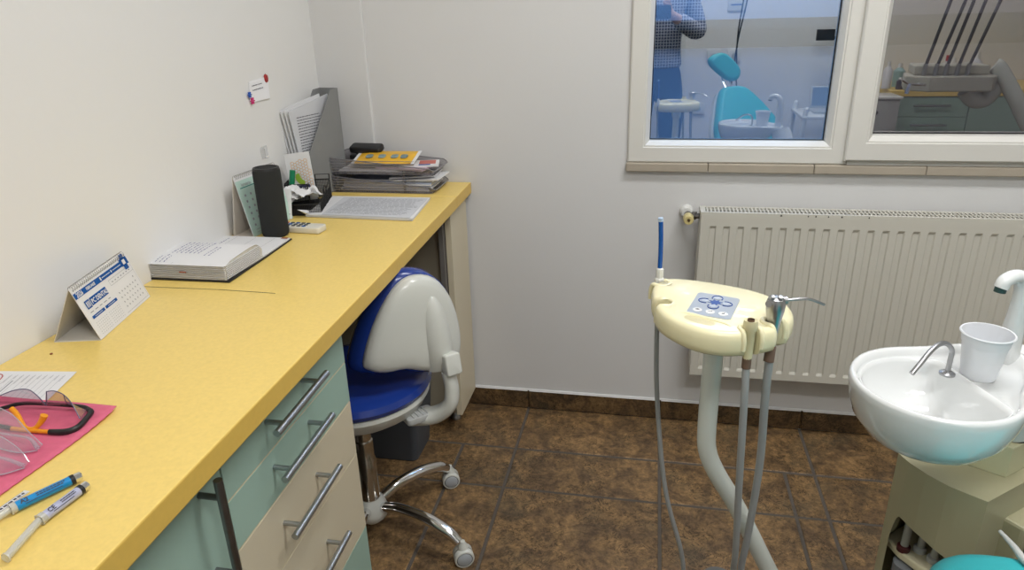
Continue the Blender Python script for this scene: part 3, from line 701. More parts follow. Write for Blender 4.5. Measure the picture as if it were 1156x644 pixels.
# pole
bm = NB(); add_tube(bm, [(0.036, -1.14, 0.872), (0.036, -1.14, 0.80), (0.036, -1.14, 0.70), (0.040, -1.139, 0.655), (0.058, -1.134, 0.610), (0.098, -1.120, 0.535), (0.164, -1.10, 0.396), (0.235, -1.078, 0.25), (0.300, -1.055, 0.12), (0.37, -1.02, 0.10)], 0.0145, 20); 
pole = obj('pole', bm, M_polew, tr)
bm = NB(); add_lathe(bm, [(0.021, 0.864), (0.0205, 0.845), (0.0148, 0.835)], (0.036, -1.14, 0), 24); obj('pole_collar', bm, M_polew, tr)
# hoses (parts of the hanging handpieces)
def hose(pts, r, m_, parent): 
    bm = NB(); add_tube(bm, pts, r, 12); return obj('hose', bm, m_, parent)
# suction tube with blue tip at left holder
su = thing('saliva_ejector', 'slim blue saliva ejector tube standing in the tray left holder', 'ejector', (-0.047, -1.066, 0.90))
bm = NB(); add_tube(bm, [(-0.047, -1.066, 0.928), (-0.0475, -1.066, 0.97), (-0.0495, -1.067, 1.008)], 0.0036, 12); obj('tube', bm, mat('cobalt_blue_plastic', (0.005, 0.085, 0.36), 0.25, coat=0.3), su)
bm = NB(); add_tube(bm, [(-0.0495, -1.067, 1.007), (-0.0499, -1.067, 1.0125)], 0.0039, 12); obj('tip', bm, mat('pale_blue_tip', (0.45, 0.58, 0.75), 0.3), su)
bm = NB(); add_lathe(bm, [(0, 0.902), (0.0075, 0.902), (0.0075, 0.914), (0.0058, 0.916), (0.0058, 0.930), (0.004, 0.932), (0, 0.932)], (-0.047, -1.066, 0), 8); obj('collar', bm, M_white, su)
hose([(-0.047, -1.069, 0.905), (-0.047, -1.078, 0.84), (-0.041, -1.10, 0.72), (-0.02, -1.12, 0.56), (0.013, -1.13, 0.44), (0.03, -1.12, 0.33), (0.08, -1.08, 0.14), (0.17, -1.05, 0.03), (0.30, -1.04, 0.018), (0.37, -1.04, 0.06)], 0.0038, M_hose, su)
# empty suction handpiece
eh = thing('suction_handpiece', 'cream suction handpiece in the tray front holder, no tip', 'handpiece', (0.072, -1.238, 0.90))
bm = NB(); add_lathe(bm, [(0.0045, 0.916), (0.0048, 0.925), (0.0088, 0.9265), (0.0095, 0.922), (0.0095, 0.914), (0.0072, 0.910), (0.0068, 0.880), (0.0055, 0.862), (0, 0.862)], (0.070, -1.229, -0.003), 24); obj('body', bm, mat('cream_handpiece', (0.70, 0.64, 0.40), 0.35), eh)
bm = NB(); add_lathe(bm, [(0.0047, 0.9275), (0.0040, 0.918), (0, 0.916)], (0.070, -1.229, -0.003), 16); obj('bore', bm, M_brown, eh)
bm = NB(); add_lathe(bm, [(0, 0.874), (0.0062, 0.873), (0.0062, 0.857), (0, 0.857)], (0.070, -1.229, -0.004), 16); obj('collar', bm, M_brown, eh)
hose([(0.070, -1.229, 0.856), (0.072, -1.232, 0.80), (0.080, -1.215, 0.66), (0.092, -1.18, 0.50), (0.098, -1.15, 0.41), (0.115, -1.10, 0.20), (0.18, -1.05, 0.04), (0.30, -1.03, 0.022), (0.37, -1.02, 0.08)], 0.0052, M_hosed, eh)
# three-way syringe
sy = thing('air_water_syringe', 'chrome air-water syringe with bent nozzle in the tray right holder', 'syringe', (0.114, -1.185, 0.90))
def sh_(bm): bmesh.ops.translate(bm, verts=bm.verts, vec=(-0.010, -0.013, -0.001))
bm = NB(); add_lathe(bm, [(0, 0.872), (0.006, 0.872), (0.0072, 0.893), (0.0095, 0.912), (0.0120, 0.926), (0.0128, 0.937), (0.0105, 0.944), (0.006, 0.947), (0, 0.947)], (0.114, -1.185, 0.0), 24)
add_tube(bm, [(0.106, -1.187, 0.938), (0.103, -1.196, 0.940)], 0.0045, 12); sh_(bm); obj('head', bm, M_satin, sy)
bm = NB(); add_tube(bm, [(0.120, -1.183, 0.9405), (0.128, -1.181, 0.9405)], 0.0058, 12); add_tube(bm, [(0.128, -1.181, 0.9405), (0.144, -1.175, 0.9405), (0.156, -1.170, 0.9395), (0.161, -1.168, 0.938), (0.168, -1.165, 0.9350), (0.181, -1.160, 0.928)], 0.0020, 10, n=4); sh_(bm); obj('nozzle', bm, M_satin, sy)
bm = NB()
for a in (0.0, 1.0): add_lathe(bm, [(0.0035, 0), (0.0033, 0.004), (0, 0.005)], (0, 0, 0), 12, frame_xz((0.108+0.010*a, -1.190, 0.946), (1, 0, 0), (-0.2+0.3*a, -0.5, 1)))
sh_(bm); obj('button', bm, M_steel, sy)
bm = NB(); add_tube(bm, [(0.114, -1.187, 0.874), (0.1125, -1.191, 0.853)], 0.0072, 16); sh_(bm); obj('collar', bm, M_brown, sy)
hose([(0.1035, -1.203, 0.852), (0.105, -1.198, 0.79), (0.113, -1.176, 0.66), (0.112, -1.155, 0.50), (0.111, -1.14, 0.42), (0.125, -1.10, 0.22), (0.19, -1.04, 0.05), (0.30, -1.00, 0.03), (0.38, -1.0, 0.09)], 0.0058, M_hosed, sy)

# ------------------------------------------------------------------ dental unit body, spittoon
FD = V(0.78, 0.625, 0).normalized(); 
un = thing('dental_unit', 'cream dental unit cabinet with a stepped top and open hose recess', 'dental unit', (0.55, -0.95, 0))
Lp = (0.362, -1.017); Fp = (0.454, -1.129)
edge = [(0.362, -1.017), (0.371, -1.042), (0.388, -1.071), (0.413, -1.100), (0.454, -1.129)]
Rp = (0.454+0.78*0.36, -1.129+0.625*0.36)
bodyp = edge+[Rp, (0.60, -0.72), (0.48, -0.84)]
bm = NB()
# shell walls with an arched opening on the concave side between L and F
NZ = 14; zsb = [0.04+(0.60-0.04)*i/NZ for i in range(NZ+1)]
def arch(u):   # top of opening as a function of position along the concave side 0..1
    return 0.492-0.10*max(0.0, (0.20-u)/0.12)**2 if u < 0.20 else 0.492-0.035*((u-0.20)/0.8)**1.3
segp = []
def lerp_edge(u):
    L_ = [(V(*edge[i+1], 0)-V(*edge[i], 0)).length for i in range(len(edge)-1)]; s = u*sum(L_); i = 0
    while i < len(L_)-1 and s > L_[i]: s -= L_[i]; i += 1
    a, b = V(*edge[i], 0), V(*edge[i+1], 0); return a+(b-a)*(s/L_[i])
us = [0, 0.06, 0.12, 0.14, 0.17, 0.20, 0.28, 0.40, 0.52, 0.64, 0.76, 0.88, 0.93, 1.0]
cols = []
for u in us:
    p = lerp_edge(u); op = 0.12 <= u <= 0.93
    zb = arch(u) if op else None
    cols.append((p, zb))
for (p, za), (q, zb) in zip(cols, cols[1:]):
    if za is None or zb is None:
        quad(bm, [(p.x, p.y, 0.04), (q.x, q.y, 0.04), (q.x, q.y, 0.60), (p.x, p.y, 0.60)])
    else:
        quad(bm, [(p.x, p.y, za), (q.x, q.y, zb), (q.x, q.y, 0.60), (p.x, p.y, 0.60)])
        quad(bm, [(p.x, p.y, 0.04), (q.x, q.y, 0.04), (q.x, q.y, 0.15), (p.x, p.y, 0.15)])
        i_ = V(0.012, 0.010, 0)
        quad(bm, [(p.x, p.y, za), (q.x, q.y, zb), (q.x+i_.x, q.y+i_.y, zb+0.001), (p.x+i_.x, p.y+i_.y, za+0.001)])
rest = [Fp, Rp, (0.60, -0.72), (0.48, -0.84), Lp]
for a, b in zip(rest, rest[1:]): quad(bm, [(*a, 0.04), (*b, 0.04), (*b, 0.60), (*a, 0.60)])
bm.faces.new([bm.verts.new((x, y, 0.60)) for x, y in bodyp])
bmesh.ops.remove_doubles(bm, verts=bm.verts, dist=0.0004)
obj('cabinet_body', bm, M_creamd, un, smooth=False)
bm = NB(); box2(bm, (-0.0, 0.0, 0.0), (0.30, 0.22, 0.04), Matrix.Translation((0.40, -1.05, 0)) @ Matrix.Rotation(math.radians(30), 4, 'Z')); obj('plinth', bm, M_greyplast, un, smooth=False)
bm = NB(); add_prism(bm, [(x+0.0, y) for x, y in [(0.376, -1.005), (0.40, -1.055), (0.445, -1.105), (0.58, -0.99), (0.50, -0.88)]], 0.06, 0.10); add_prism(bm, [(0.44, -0.93), (0.54, -1.02), (0.56, -1.0), (0.46, -0.90)], 0.06, 0.58); obj('recess_lining', bm, mat('recess_cream', (0.62, 0.56, 0.38), 0.5), un, smooth=False)
bm = NB(); add_prism(bm, [(0.372, -1.008), (0.384, -1.045), (0.404, -1.075), (0.440, -1.106), (0.50, -1.04), (0.44, -0.95)], 0.405, 0.420, bevel=0.003); obj('hose_shelf', bm, mat('shelf_cream', (0.70, 0.64, 0.44), 0.4), un, smooth=False)
hz = [((0.392, -1.040), 0.0065, True), ((0.418, -1.040), 0.0060, False), ((0.432, -1.062), 0.0060, False)]
for (x, y), r_, red in hz:
    bm = NB(); add_tube(bm, [(x, y, 0.415), (x+0.001, y, 0.45), (x+0.006, y+0.008, 0.50), (x+0.02, y+0.02, 0.56)], r_, 12); obj('hose', bm, mat('hose_beige_grey', (0.36, 0.36, 0.33), 0.45), un)
    bm = NB(); add_lathe(bm, [(0, 0.0), (r_+0.004, 0.0), (r_+0.004, 0.010), (r_+0.001, 0.012), (0, 0.012)], (x, y, 0.419), 16); o = obj('hose_clip', bm, mat('dark_red_clip', (0.07, 0.012, 0.015), 0.4) if red else M_greyplast, un)
bm = NB(); add_lathe(bm, [(0, 0.14), (0.020, 0.14), (0.020, 0.400), (0, 0.404)], (0.397, -1.050, 0), 24); obj('canister', bm, mat('grey_canister', (0.17, 0.18, 0.19), 0.4), un)
# stepped riser
C_ = (0.505, -1.062)
rs = [C_, (0.505+0.78*0.22, -1.062+0.625*0.22), (0.60, -0.80), (0.50, -0.86), (0.425, -0.935), (0.415, -0.965), (0.432, -1.005), (0.46, -1.035)]
bm = NB(); add_prism(bm, rs, 0.600, 0.655, bevel=0.0015, seg=2); obj('riser', bm, mat('riser_cream', (0.56, 0.53, 0.34), 0.32, coat=0.15), un, smooth=False)
# side bracket with dark face
bm = NB(); Ms = basis((0.492, -1.150, 0.50), FD, (-FD.y, FD.x, 0), (0, 0, 1)); add_box(bm, (0.165, 0.036, -0.035), (0.23, 0.05, 0.155), Ms, bevel=0.005); obj('side_box', bm, M_creamd, un, smooth=False)
bm = NB(); add_box(bm, (0.175, 0.0105, -0.055), (0.215, 0.006, 0.13), Ms, bevel=0.002); obj('vent_panel', bm, mat('dark_grey_plastic', (0.05, 0.052, 0.055), 0.5), un, smooth=False)

# spittoon bowl : lofted egg outline + cup platform
sb = thing('spittoon', 'glossy white ceramic spittoon bowl on a pedestal with swan neck', 'spittoon', (0.34, -1.15, 0.72))
BC = V(0.333, -1.160, 0); RIM = 0.813
CA, CD = 0.30, 0.060
def bowl_ring(bm, r, z, ext=0.0, clip=None):
    """circle r about BC with a blended lobe toward the cup platform"""
    out = []; N = 56
    for k in range(N):
        a = 2*PI*k/N; d = V(math.cos(a), math.sin(a), 0)
        lob = math.exp(-((((a-0.66+PI) % (2*PI))-PI)/0.48)**2)
        rr = r+ext*lob
        cc = math.cos(a-CA)
        if clip is not None and cc > 0.05: rr = min(rr, clip/cc)
        out.append(bm.verts.new(BC+d*rr+V(0, 0, z)))
    return out
outer = [(0.030, 0.712, 0.0), (0.055, 0.717, 0.0), (0.080, 0.733, 0.01), (0.098, 0.757, 0.03), (0.106, 0.782, 0.055), (0.1085, 0.800, 0.075), (0.1085, 0.810, 0.082), (0.1060, 0.8150, 0.083), (0.1020, 0.8150, 0.080), (0.0990, 0.811, 0.074)]
bm = NB(); RR = [bowl_ring(bm, r, z, e) for r, z, e in outer]
# inner bowl cut by a straight ridge, cup shelf beyond it
inner = [(0.0970, 0.806, 0.070, None), (0.0960, 0.8015, 0.066, None), (0.0945, 0.8010, 0.060, CD+0.006), (0.0940, 0.8045, 0.0, CD+0.003), (0.0925, 0.8045, 0.0, CD-0.001), (0.0905, 0.797, 0.0, CD-0.004), (0.087, 0.783, 0.0, CD-0.007), (0.077, 0.763, 0.0, CD-0.012), (0.060, 0.745, 0.0, CD-0.018), (0.035, 0.735, 0.0, None), (0.012, 0.732, 0.0, None)]
RR += [bowl_ring(bm, r, z, e, c) for r, z, e, c in inner]
for a, b in zip(RR, RR[1:]):
    for i in range(56): bm.faces.new((a[i], a[(i+1) % 56], b[(i+1) % 56], b[i]))
bm.faces.new(RR[0]); bm.faces.new(RR[-1])
obj('bowl', bm, M_ceram, sb, angle=80)
bm = NB(); add_lathe(bm, [(0.034, 0.7365), (0.034, 0.7385), (0.028, 0.7395), (0.022, 0.738), (0, 0.7375)], BC, 32); obj('drain_strainer', bm, sheer('clear_strainer', (0.9, 0.9, 0.92), 0.6, 0.05, 0.3), sb)
bm = NB()   # pedestal column
ped = [(0.030, 0.655), (0.036, 0.660), (0.040, 0.69), (0.043, 0.73), (0.041, 0.77), (0.037, 0.80), (0, 0.80)]
add_tube(bm, [(0.520, -1.012, 0.6555), (0.519, -1.012, 0.665), (0.510, -1.020, 0.70), (0.495, -1.033, 0.745), (0.475, -1.048, 0.80)], [0.033, 0.036, 0.041, 0.043, 0.038], 32, up=V(0, 1, 0)); obj('pedestal', bm, M_ceram, sb)
bm = NB(); add_lathe(bm, [(0.0335, 0.6552), (0.0345, 0.6575), (0.0335, 0.660)], (0.520, -1.012, 0), 32); obj('gasket', bm, M_black, sb)
bm = NB()   # white swan neck cup filler
add_tube(bm, [(0.468, -1.052, 0.795), (0.466, -1.053, 0.84), (0.467, -1.053, 0.885), (0.466, -1.053, 0.915), (0.458, -1.058, 0.934), (0.444, -1.066, 0.940), (0.430, -1.073, 0.935), (0.426, -1.075, 0.925)], [0.0165, 0.0150, 0.0130, 0.0120, 0.0110, 0.0100, 0.0098, 0.0096], 20); obj('swan_neck', bm, M_ceram, sb, angle=80)
bm = NB(); add_tube(bm, [(0.4262, -1.0750, 0.926), (0.4255, -1.0752, 0.919)], 0.0078, 16); obj('outlet', bm, mat('dark_outlet', (0.03, 0.07, 0.07), 0.3), sb)
bm = NB(); add_lathe(bm, [(0, 0.804), (0.0105, 0.804), (0.0105, 0.807), (0.006, 0.810), (0, 0.810)], (0.3645, -1.116, 0), 20)
add_tube(bm, [(0.3645, -1.116, 0.806), (0.3650, -1.115, 0.828), (0.3645, -1.1145, 0.842), (0.356, -1.117, 0.8525), (0.343, -1.124, 0.855), (0.328, -1.137, 0.849), (0.311, -1.152, 0.834), (0.301, -1.160, 0.824)], 0.0036, 14); sp_ = obj('rinse_spout', bm, M_satin, sb); sp_['label'] = 'chrome curved rinse spout'
# cup
cu = thing('plastic_cup', 'white ribbed disposable plastic cup on the spittoon ledge', 'cup', (0.407, -1.113, 0.8045))
bm = NB(); zc = 0.8020
add_lathe(bm, [(0, 0.002), (0.0195, 0.002), (0.0215, 0.0), (0.0225, 0.003), (0.0285, 0.050), (0.0290, 0.052), (0.0300, 0.054), (0.0320, 0.066), (0.0335, 0.0665), (0.0345, 0.068), (0.0335, 0.0695), (0.0318, 0.069), (0.0290, 0.0545), (0.0277, 0.050), (0.0215, 0.004), (0, 0.004)], (0.407, -1.110, zc), 48); obj('cup_body', bm, M_cup, cu, angle=50)

# ------------------------------------------------------------------ dental chair (teal)
ch = thing('dental_chair', 'teal padded dental chair beside the spittoon unit', 'dental chair', (0.55, -1.5, 0))
bm = NB(); seatp = smooth_poly([(0.34, -1.56), (0.312, -1.42), (0.318, -1.30), (0.350, -1.245), (0.42, -1.232), (0.52, -1.248), (0.66, -1.24), (0.80, -1.26), (0.86, -1.40), (0.80, -1.56), (0.60, -1.70), (0.42, -1.66)], 4)
add_pad(bm, seatp, 0.525, 0.600, 0.032); obj('seat', bm, M_teal, ch, angle=60)
bm = NB(); add_prism(bm, [(0.555+(x-0.555)*0.86, -1.45+(y+1.45)*0.86) for x, y in seatp], 0.47, 0.53, bevel=0.01); obj('seat_base', bm, M_white, ch)
bm = NB(); box2(bm, (0.50, -1.60, 0.06), (0.72, -1.32, 0.48), bevel=0.02); box2(bm, (0.44, -1.75, 0.0), (0.80, -1.28, 0.06), bevel=0.015); obj('lift_column', bm, M_white, ch)
cF = V(0.60, 0.80, 0).normalized(); cC = V(0.86, -0.50, 0).normalized()
b0 = V(0.455, -1.56, 0.585); b1 = V(0.318, -1.735, 0.900); up_ = (b1-b0).normalized(); Lb = (b1-b0).length
nB = cC.cross(up_).normalized(); nB = nB if nB.dot(cF) > 0 else -nB
MB_ = basis(b0, cC, up_, nB)
bp_ = smooth_poly([(-0.20, 0.0), (-0.19, 0.14), (-0.135, 0.26), (-0.08, 0.36), (-0.045, Lb), (0.045, Lb), (0.09, 0.36), (0.155, 0.26), (0.20, 0.14), (0.20, 0.0), (0, -0.03)], 4)
bm = NB(); add_pad(bm, bp_, -0.02, 0.045, 0.028, MB_); obj('backrest', bm, M_teal, ch, angle=60)
bm = NB(); add_prism(bm, [(x*1.03, y*1.0) for x, y in bp_], -0.045, -0.015, MB_); obj('backrest_shell', bm, M_white, ch, angle=60)
h0 = V(0.285, -1.765, 1.005); hu = V(-0.20, -0.18, 0.96).normalized(); hc = V(0.90, -0.42, 0.0); hc = (hc-hu*hc.dot(hu)).normalized(); hn = hc.cross(hu); hn = hn if hn.y > 0 else -hn
Mh = basis(h0, hc, hu, hn)
bm = NB(); add_pad(bm, smooth_poly([(-0.085, 0.055), (-0.045, 0.075), (0.01, 0.070), (0.065, 0.01), (0.085, -0.035), (0.060, -0.072), (0.01, -0.068), (-0.035, -0.030), (-0.078, 0.020)], 4), -0.02, 0.03, 0.024, Mh); obj('headrest', bm, M_teal, ch, angle=60)
bm = NB(); 
for s_ in (-0.018, 0.018): add_tube(bm, [Mh @ V(s_, -0.05, -0.01), b1+cC*s_-up_*0.04], 0.005, 8)
obj('headrest_rod', bm, M_chrome, ch)
# delivery unit with whip arms, on the chair's far side, seen in the window glass
du = thing('delivery_unit', 'cream delivery head with five whip-arm handpieces, reflected in window', 'delivery unit', (1.42, -1.70, 0.95))
bm = NB(); add_prism(bm, [(1.13, -1.66), (1.22, -1.59), (1.49, -1.59), (1.53, -1.65), (1.53, -1.86), (1.18, -1.86)], 0.895, 0.965, bevel=0.006); add_prism(bm, [(1.17, -1.67), (1.50, -1.67), (1.50, -1.86), (1.20, -1.86)], 0.965, 1.010, bevel=0.008); obj('delivery_head', bm, mat('grey_cream_head', (0.50, 0.49, 0.42), 0.35), du, smooth=False)
for i, (xa, xb) in enumerate(((1.205, 1.29), (1.255, 1.355), (1.300, 1.39), (1.350, 1.44), (1.395, 1.505))):
    bm = NB(); add_tube(bm, [(xa, -1.655, 0.985), (xb, -1.70, 1.34)], 0.0075, 10); add_tube(bm, [(xa+(xb-xa)*0.9, -1.695, 1.30), (xb+0.01, -1.73, 1.40)], 0.004, 8); w_ = obj('whip_arm', bm, mat('whip_grey', (0.10, 0.105, 0.12), 0.35, 0.5), du)
    bm = NB(); add_tube(bm, [(xa-0.004, -1.645, 0.935), (xa+0.002, -1.647, 1.02)], 0.010, 12); obj('handpiece', bm, M_steel, du)
bm = NB(); add_tube(bm, [(1.525, -1.70, 1.005), (1.55, -1.69, 0.985), (1.63, -1.66, 0.86), (1.73, -1.64, 0.70), (1.84, -1.6, 0.58)], 0.036, 20); obj('support_arm', bm, M_polew, du)
bm = NB(); add_tube(bm, [(1.44, -1.73, 0.89), (1.48, -1.73, 0.845), (1.53, -1.72, 0.85), (1.57, -1.70, 0.93)], [0.045, 0.042, 0.038, 0.032], 16); obj('arm_joint', bm, M_polew, du)
bm = NB(); box2(bm, (1.82, -1.76, 0.0), (2.10, -1.44, 0.62), bevel=0.03); obj('unit_base', bm, M_creamd, du)
bm = NB(); add_tube(bm, [(1.20, -1.58, 0.93), (1.13, -1.58, 0.935), (1.09, -1.57, 0.955)], 0.006, 8); add_tube(bm, [(1.13, -1.58, 0.935), (1.12, -1.575, 0.89)], 0.010, 8); obj('handle', bm, M_chrome, du)

# ------------------------------------------------------------------ furniture on the opposite wall (seen mirrored)
def opp_cabinet(x0, x1, fronts, label):
    c = thing('base_cabinet', label, 'cabinet', ((x0+x1)/2, -2.8, 0))
    bm = NB(); box2(bm, (x0, YB+0.01, 0.1), (x1, -2.56, 0.765)); box2(bm, (x0+0.01, YB+0.02, 0), (x1-0.01, -2.62, 0.1)); obj('carcass', bm, M_carc, c, smooth=False)
    for z0, z1, m_, hz_ in fronts:
        bm = NB(); box2(bm, (x0+0.0015, -2.559, z0), (x1-0.0015, -2.541, z1), bevel=0.001, seg=1); d = obj('drawer' if hz_ else 'door', bm, m_, c, smooth=False)
        if hz_: 
            bar_handle('handle', ((x0+x1)/2-0.10, -2.512, (z0+z1)/2+0.01), ((x0+x1)/2+0.10, -2.512, (z0+z1)/2+0.01), (0, 1, 0), d)
        else:
            bar_handle('handle', (x1-0.05, -2.512, z1-0.05), (x1-0.05, -2.512, z1-0.25), (0, 1, 0), d)
M_mintd = M_mint
opp_cabinet(1.36, 1.785, [(0.645, 0.762, M_mint, 1), (0.535, 0.642, M_mint, 1), (0.33, 0.532, M_beige, 1), (0.105, 0.327, M_beige, 1)], 'mint and beige drawer cabinet across the room, reflected in right pane')
opp_cabinet(1.787, 2.19, [(0.105, 0.762, M_mint, 0)], 'mint door cabinet beside the reflected drawer cabinet')
opp_cabinet(2.192, 2.60, [(0.105, 0.762, M_mint, 0)], 'mint door cabinet in the far corner near the right wall')
bm = NB(); box2(bm, (1.34, YB+0.001, 0.766), (2.62, -2.53, 0.802), bevel=0.003); single('worktop', bm, M_yellow, 'yellow worktop across the room carrying bottles, reflected in window', 'worktop', smooth=False)
cols_ = [(0.7, 0.7, 0.72), (0.30, 0.45, 0.42), (0.04, 0.05, 0.10), (0.6, 0.6, 0.62), (0.05, 0.05, 0.07), (0.7, 0.7, 0.7), (0.65, 0.66, 0.68)]
blab = ['tall white pump bottle', 'pale green plastic bottle', 'navy blue bottle', 'light grey bottle', 'black squat bottle', 'white cone-topped bottle', 'white spray bottle']
for i, (x, y, h_, r_) in enumerate(((1.335, -2.64, 0.16, 0.026), (1.43, -2.74, 0.14, 0.034), (1.475, -2.64, 0.11, 0.020), (1.66, -2.66, 0.19, 0.022), (1.40, -2.60, 0.07, 0.02), (1.72, -2.72, 0.17, 0.034), (1.84, -2.70, 0.20, 0.035))):
    t = thing('bottle', blab[i]+' on the worktop across the room', 'bottle', (x, y, 0.8025), 'bottles on the far worktop')
    bm = NB(); add_lathe(bm, [(0, 0), (r_, 0), (r_, h_*0.68), (r_*0.5, h_*0.8), (r_*0.35, h_*0.84), (0, h_*0.84)], (x, y, 0.8025), 20); obj('body', bm, mat('bottle_plastic_'+'abcdefg'[i], cols_[i], 0.35), t)
    bm = NB(); add_lathe(bm, [(0, h_*0.82), (r_*0.42, h_*0.82), (r_*0.38, h_), (0, h_)], (x, y, 0.8025), 16); obj('cap', bm, M_red if i == 3 else (M_white if i != 2 else M_black), t)
ts = thing('suction_cart', 'narrow grey equipment cart beside the reflected drawer cabinet', 'cart', (1.24, -2.42, 0))
bm = NB(); box2(bm, (1.13, -2.52, 0.03), (1.335, -2.32, 0.775), bevel=0.01); obj('housing', bm, M_greyplast, ts)
bm = NB(); box2(bm, (1.12, -2.53, 0.775), (1.345, -2.31, 0.79), bevel=0.004); obj('lid', bm, M_white, ts)
for x in (1.17, 1.21):
    bm = NB(); add_lathe(bm, [(0.012, 0), (0.011, 0.012), (0, 0.012)], seg=16, M=basis((x, -2.32, 0.70), (1, 0, 0), (0, 0, -1), (0, 1, 0))); obj('knob', bm, M_black, ts)
for q_ in ((1.15, -2.50), (1.315, -2.50), (1.15, -2.34), (1.315, -2.34)):
    bm = NB(); add_lathe(bm, [(0, 0), (0.014, 0), (0.014, 0.032), (0, 0.032)], (q_[0], q_[1], 0), 12); obj('foot', bm, M_black, ts)
# white trolley with laptop
tro = thing('trolley', 'white tubular trolley with shelf, reflected beside the left pane edge', 'trolley', (0.95, -2.7, 0))
bm = NB()
for (x, y) in ((0.85, -2.50), (1.17, -2.50), (0.85, -2.86), (1.17, -2.86)): add_tube(bm, [(x-0.02, y, 0.0), (x-0.005, y, 0.45), (x+0.01, y, 0.67), (x+0.02, y, 0.695)], 0.016, 12)
obj('frame', bm, M_white, tro)
bm = NB(); box2(bm, (0.84, -2.88, 0.635), (1.20, -2.48, 0.655), bevel=0.004); obj('top_shelf', bm, M_white, tro)
bm = NB(); box2(bm, (0.85, -2.87, 0.30), (1.18, -2.50, 0.42), bevel=0.01); obj('lower_bin', bm, M_white, tro)
lp = thing('laptop', 'open laptop with a glowing screen on the white trolley', 'laptop', (0.97, -2.66, 0.686))
bm = NB(); box2(bm, (0.93, -2.76, 0.656), (1.15, -2.60, 0.668), bevel=0.003); obj('keyboard_deck', bm, M_greyplast, lp)
bm = NB(); Ml = Matrix.Translation((1.04, -2.76, 0.666)) @ Matrix.Rotation(math.radians(12), 4, 'X'); add_box(bm, (0, 0, 0.075), (0.22, 0.008, 0.14), Ml, bevel=0.002); lid = obj('lid', bm, M_greyplast, lp)
bm = NB(); add_box(bm, (0, 0.0045, 0.076), (0.195, 0.001, 0.115), Ml); obj('screen', bm, M_screen, lid)
# sockets on the opposite wall and trunking
for i, (x, z) in enumerate(((0.33, 0.98), (0.47, 0.98), (0.25, 0.62))):
    t = thing('wall_socket', ('double white wall socket behind the dental chair', 'white wall socket nearer the trolley', 'low white wall socket behind the photographer')[i], 'socket', (x, YB+0.005, z), 'sockets on the far wall')
    bm = NB(); box2(bm, (x-0.045, YB+0.0005, z-0.04), (x+0.045, YB+0.012, z+0.04), bevel=0.004); obj('plate', bm, M_white, t)
    bm = NB(); add_lathe(bm, [(0.02, 0.0), (0.018, 0.002), (0, 0.002)], seg=20, M=basis((x, YB+0.012, z), (1, 0, 0), (0, 0, 1), (0, 1, 0))); obj('outlet', bm, M_greyplast, t)
bm = NB(); box2(bm, (0.10, YB+0.0005, 0.0), (0.135, YB+0.02, 2.6)); single('cable_trunking', bm, M_white, 'vertical white cable trunking on the wall behind the photographer', 'trunking', smooth=False)
bm = NB(); add_tube(bm, [(0.40, -2.1, 1.62), (0.39, -2.1, 1.35), (0.375, -2.1, 1.15), (0.385, -2.1, 0.95), (0.40, -2.1, 0.80)], 0.004, 8); add_tube(bm, [(0.42, -2.1, 1.62), (0.41, -2.1, 1.35), (0.38, -2.1, 1.14), (0.365, -2.1, 0.95), (0.36, -2.1, 0.80)], 0.004, 8)
lampd = thing('operating_lamp', 'dental operating lamp head hanging over the chair with cables', 'lamp', (0.40, -2.1, 1.6))
obj('cable', bm, M_black, lampd)
bm = NB(); add_tube(bm, [(0.41, -2.1, ZC), (0.41, -2.1, 1.66)], 0.018, 14); obj('drop_pole', bm, M_white, lampd)
bm = NB(); add_lathe(bm, [(0, 1.70), (0.06, 1.69), (0.10, 1.64), (0.10, 1.62), (0, 1.62)], (0.41, -2.1, 0), 28); obj('lamp_head', bm, M_white, lampd)
mn = thing('monitor', 'small black monitor on a stand across the room, dark screen', 'monitor', (1.0, -2.95, 1.1))
bm = NB(); box2(bm, (0.965, -3.0, 1.075), (1.075, -2.97, 1.145), bevel=0.004); obj('screen', bm, M_black, mn)
bm = NB(); add_tube(bm, [(1.04, -2.99, 1.10), (1.12, -3.02, 1.08), (1.13, YB-0.001, 1.05)], 0.010, 10); add_tube(bm, [(1.10, -3.0, 1.09), (1.13, -2.98, 0.95), (1.135, -2.98, 0.80)], 0.006, 8); obj('arm', bm, M_black, mn)
bm = NB(); box2(bm, (0.40, YB+0.0005, 1.27), (0.52, YB+0.01, 1.42), bevel=0.003)
sg = thing('wall_panel', 'small framed white notice on the wall behind the chair', 'notice', (0.46, YB, 1.34)); obj('board', bm, M_white, sg)
bm = NB(); add_lathe(bm, [(0.018, 0), (0, 0.001)], seg=20, M=basis((0.445, YB+0.0105, 1.38), (1, 0, 0), (0, 0, 1), (0, 1, 0))); rect_on(bm, basis((0.46, YB+0.0108, 1.31), (1, 0, 0), (0, 0, 1), (0, -1, 0)), -0.04, -0.004, 0.04, 0.004); obj('printed_mark', bm, M_inkb, sg, smooth=False)

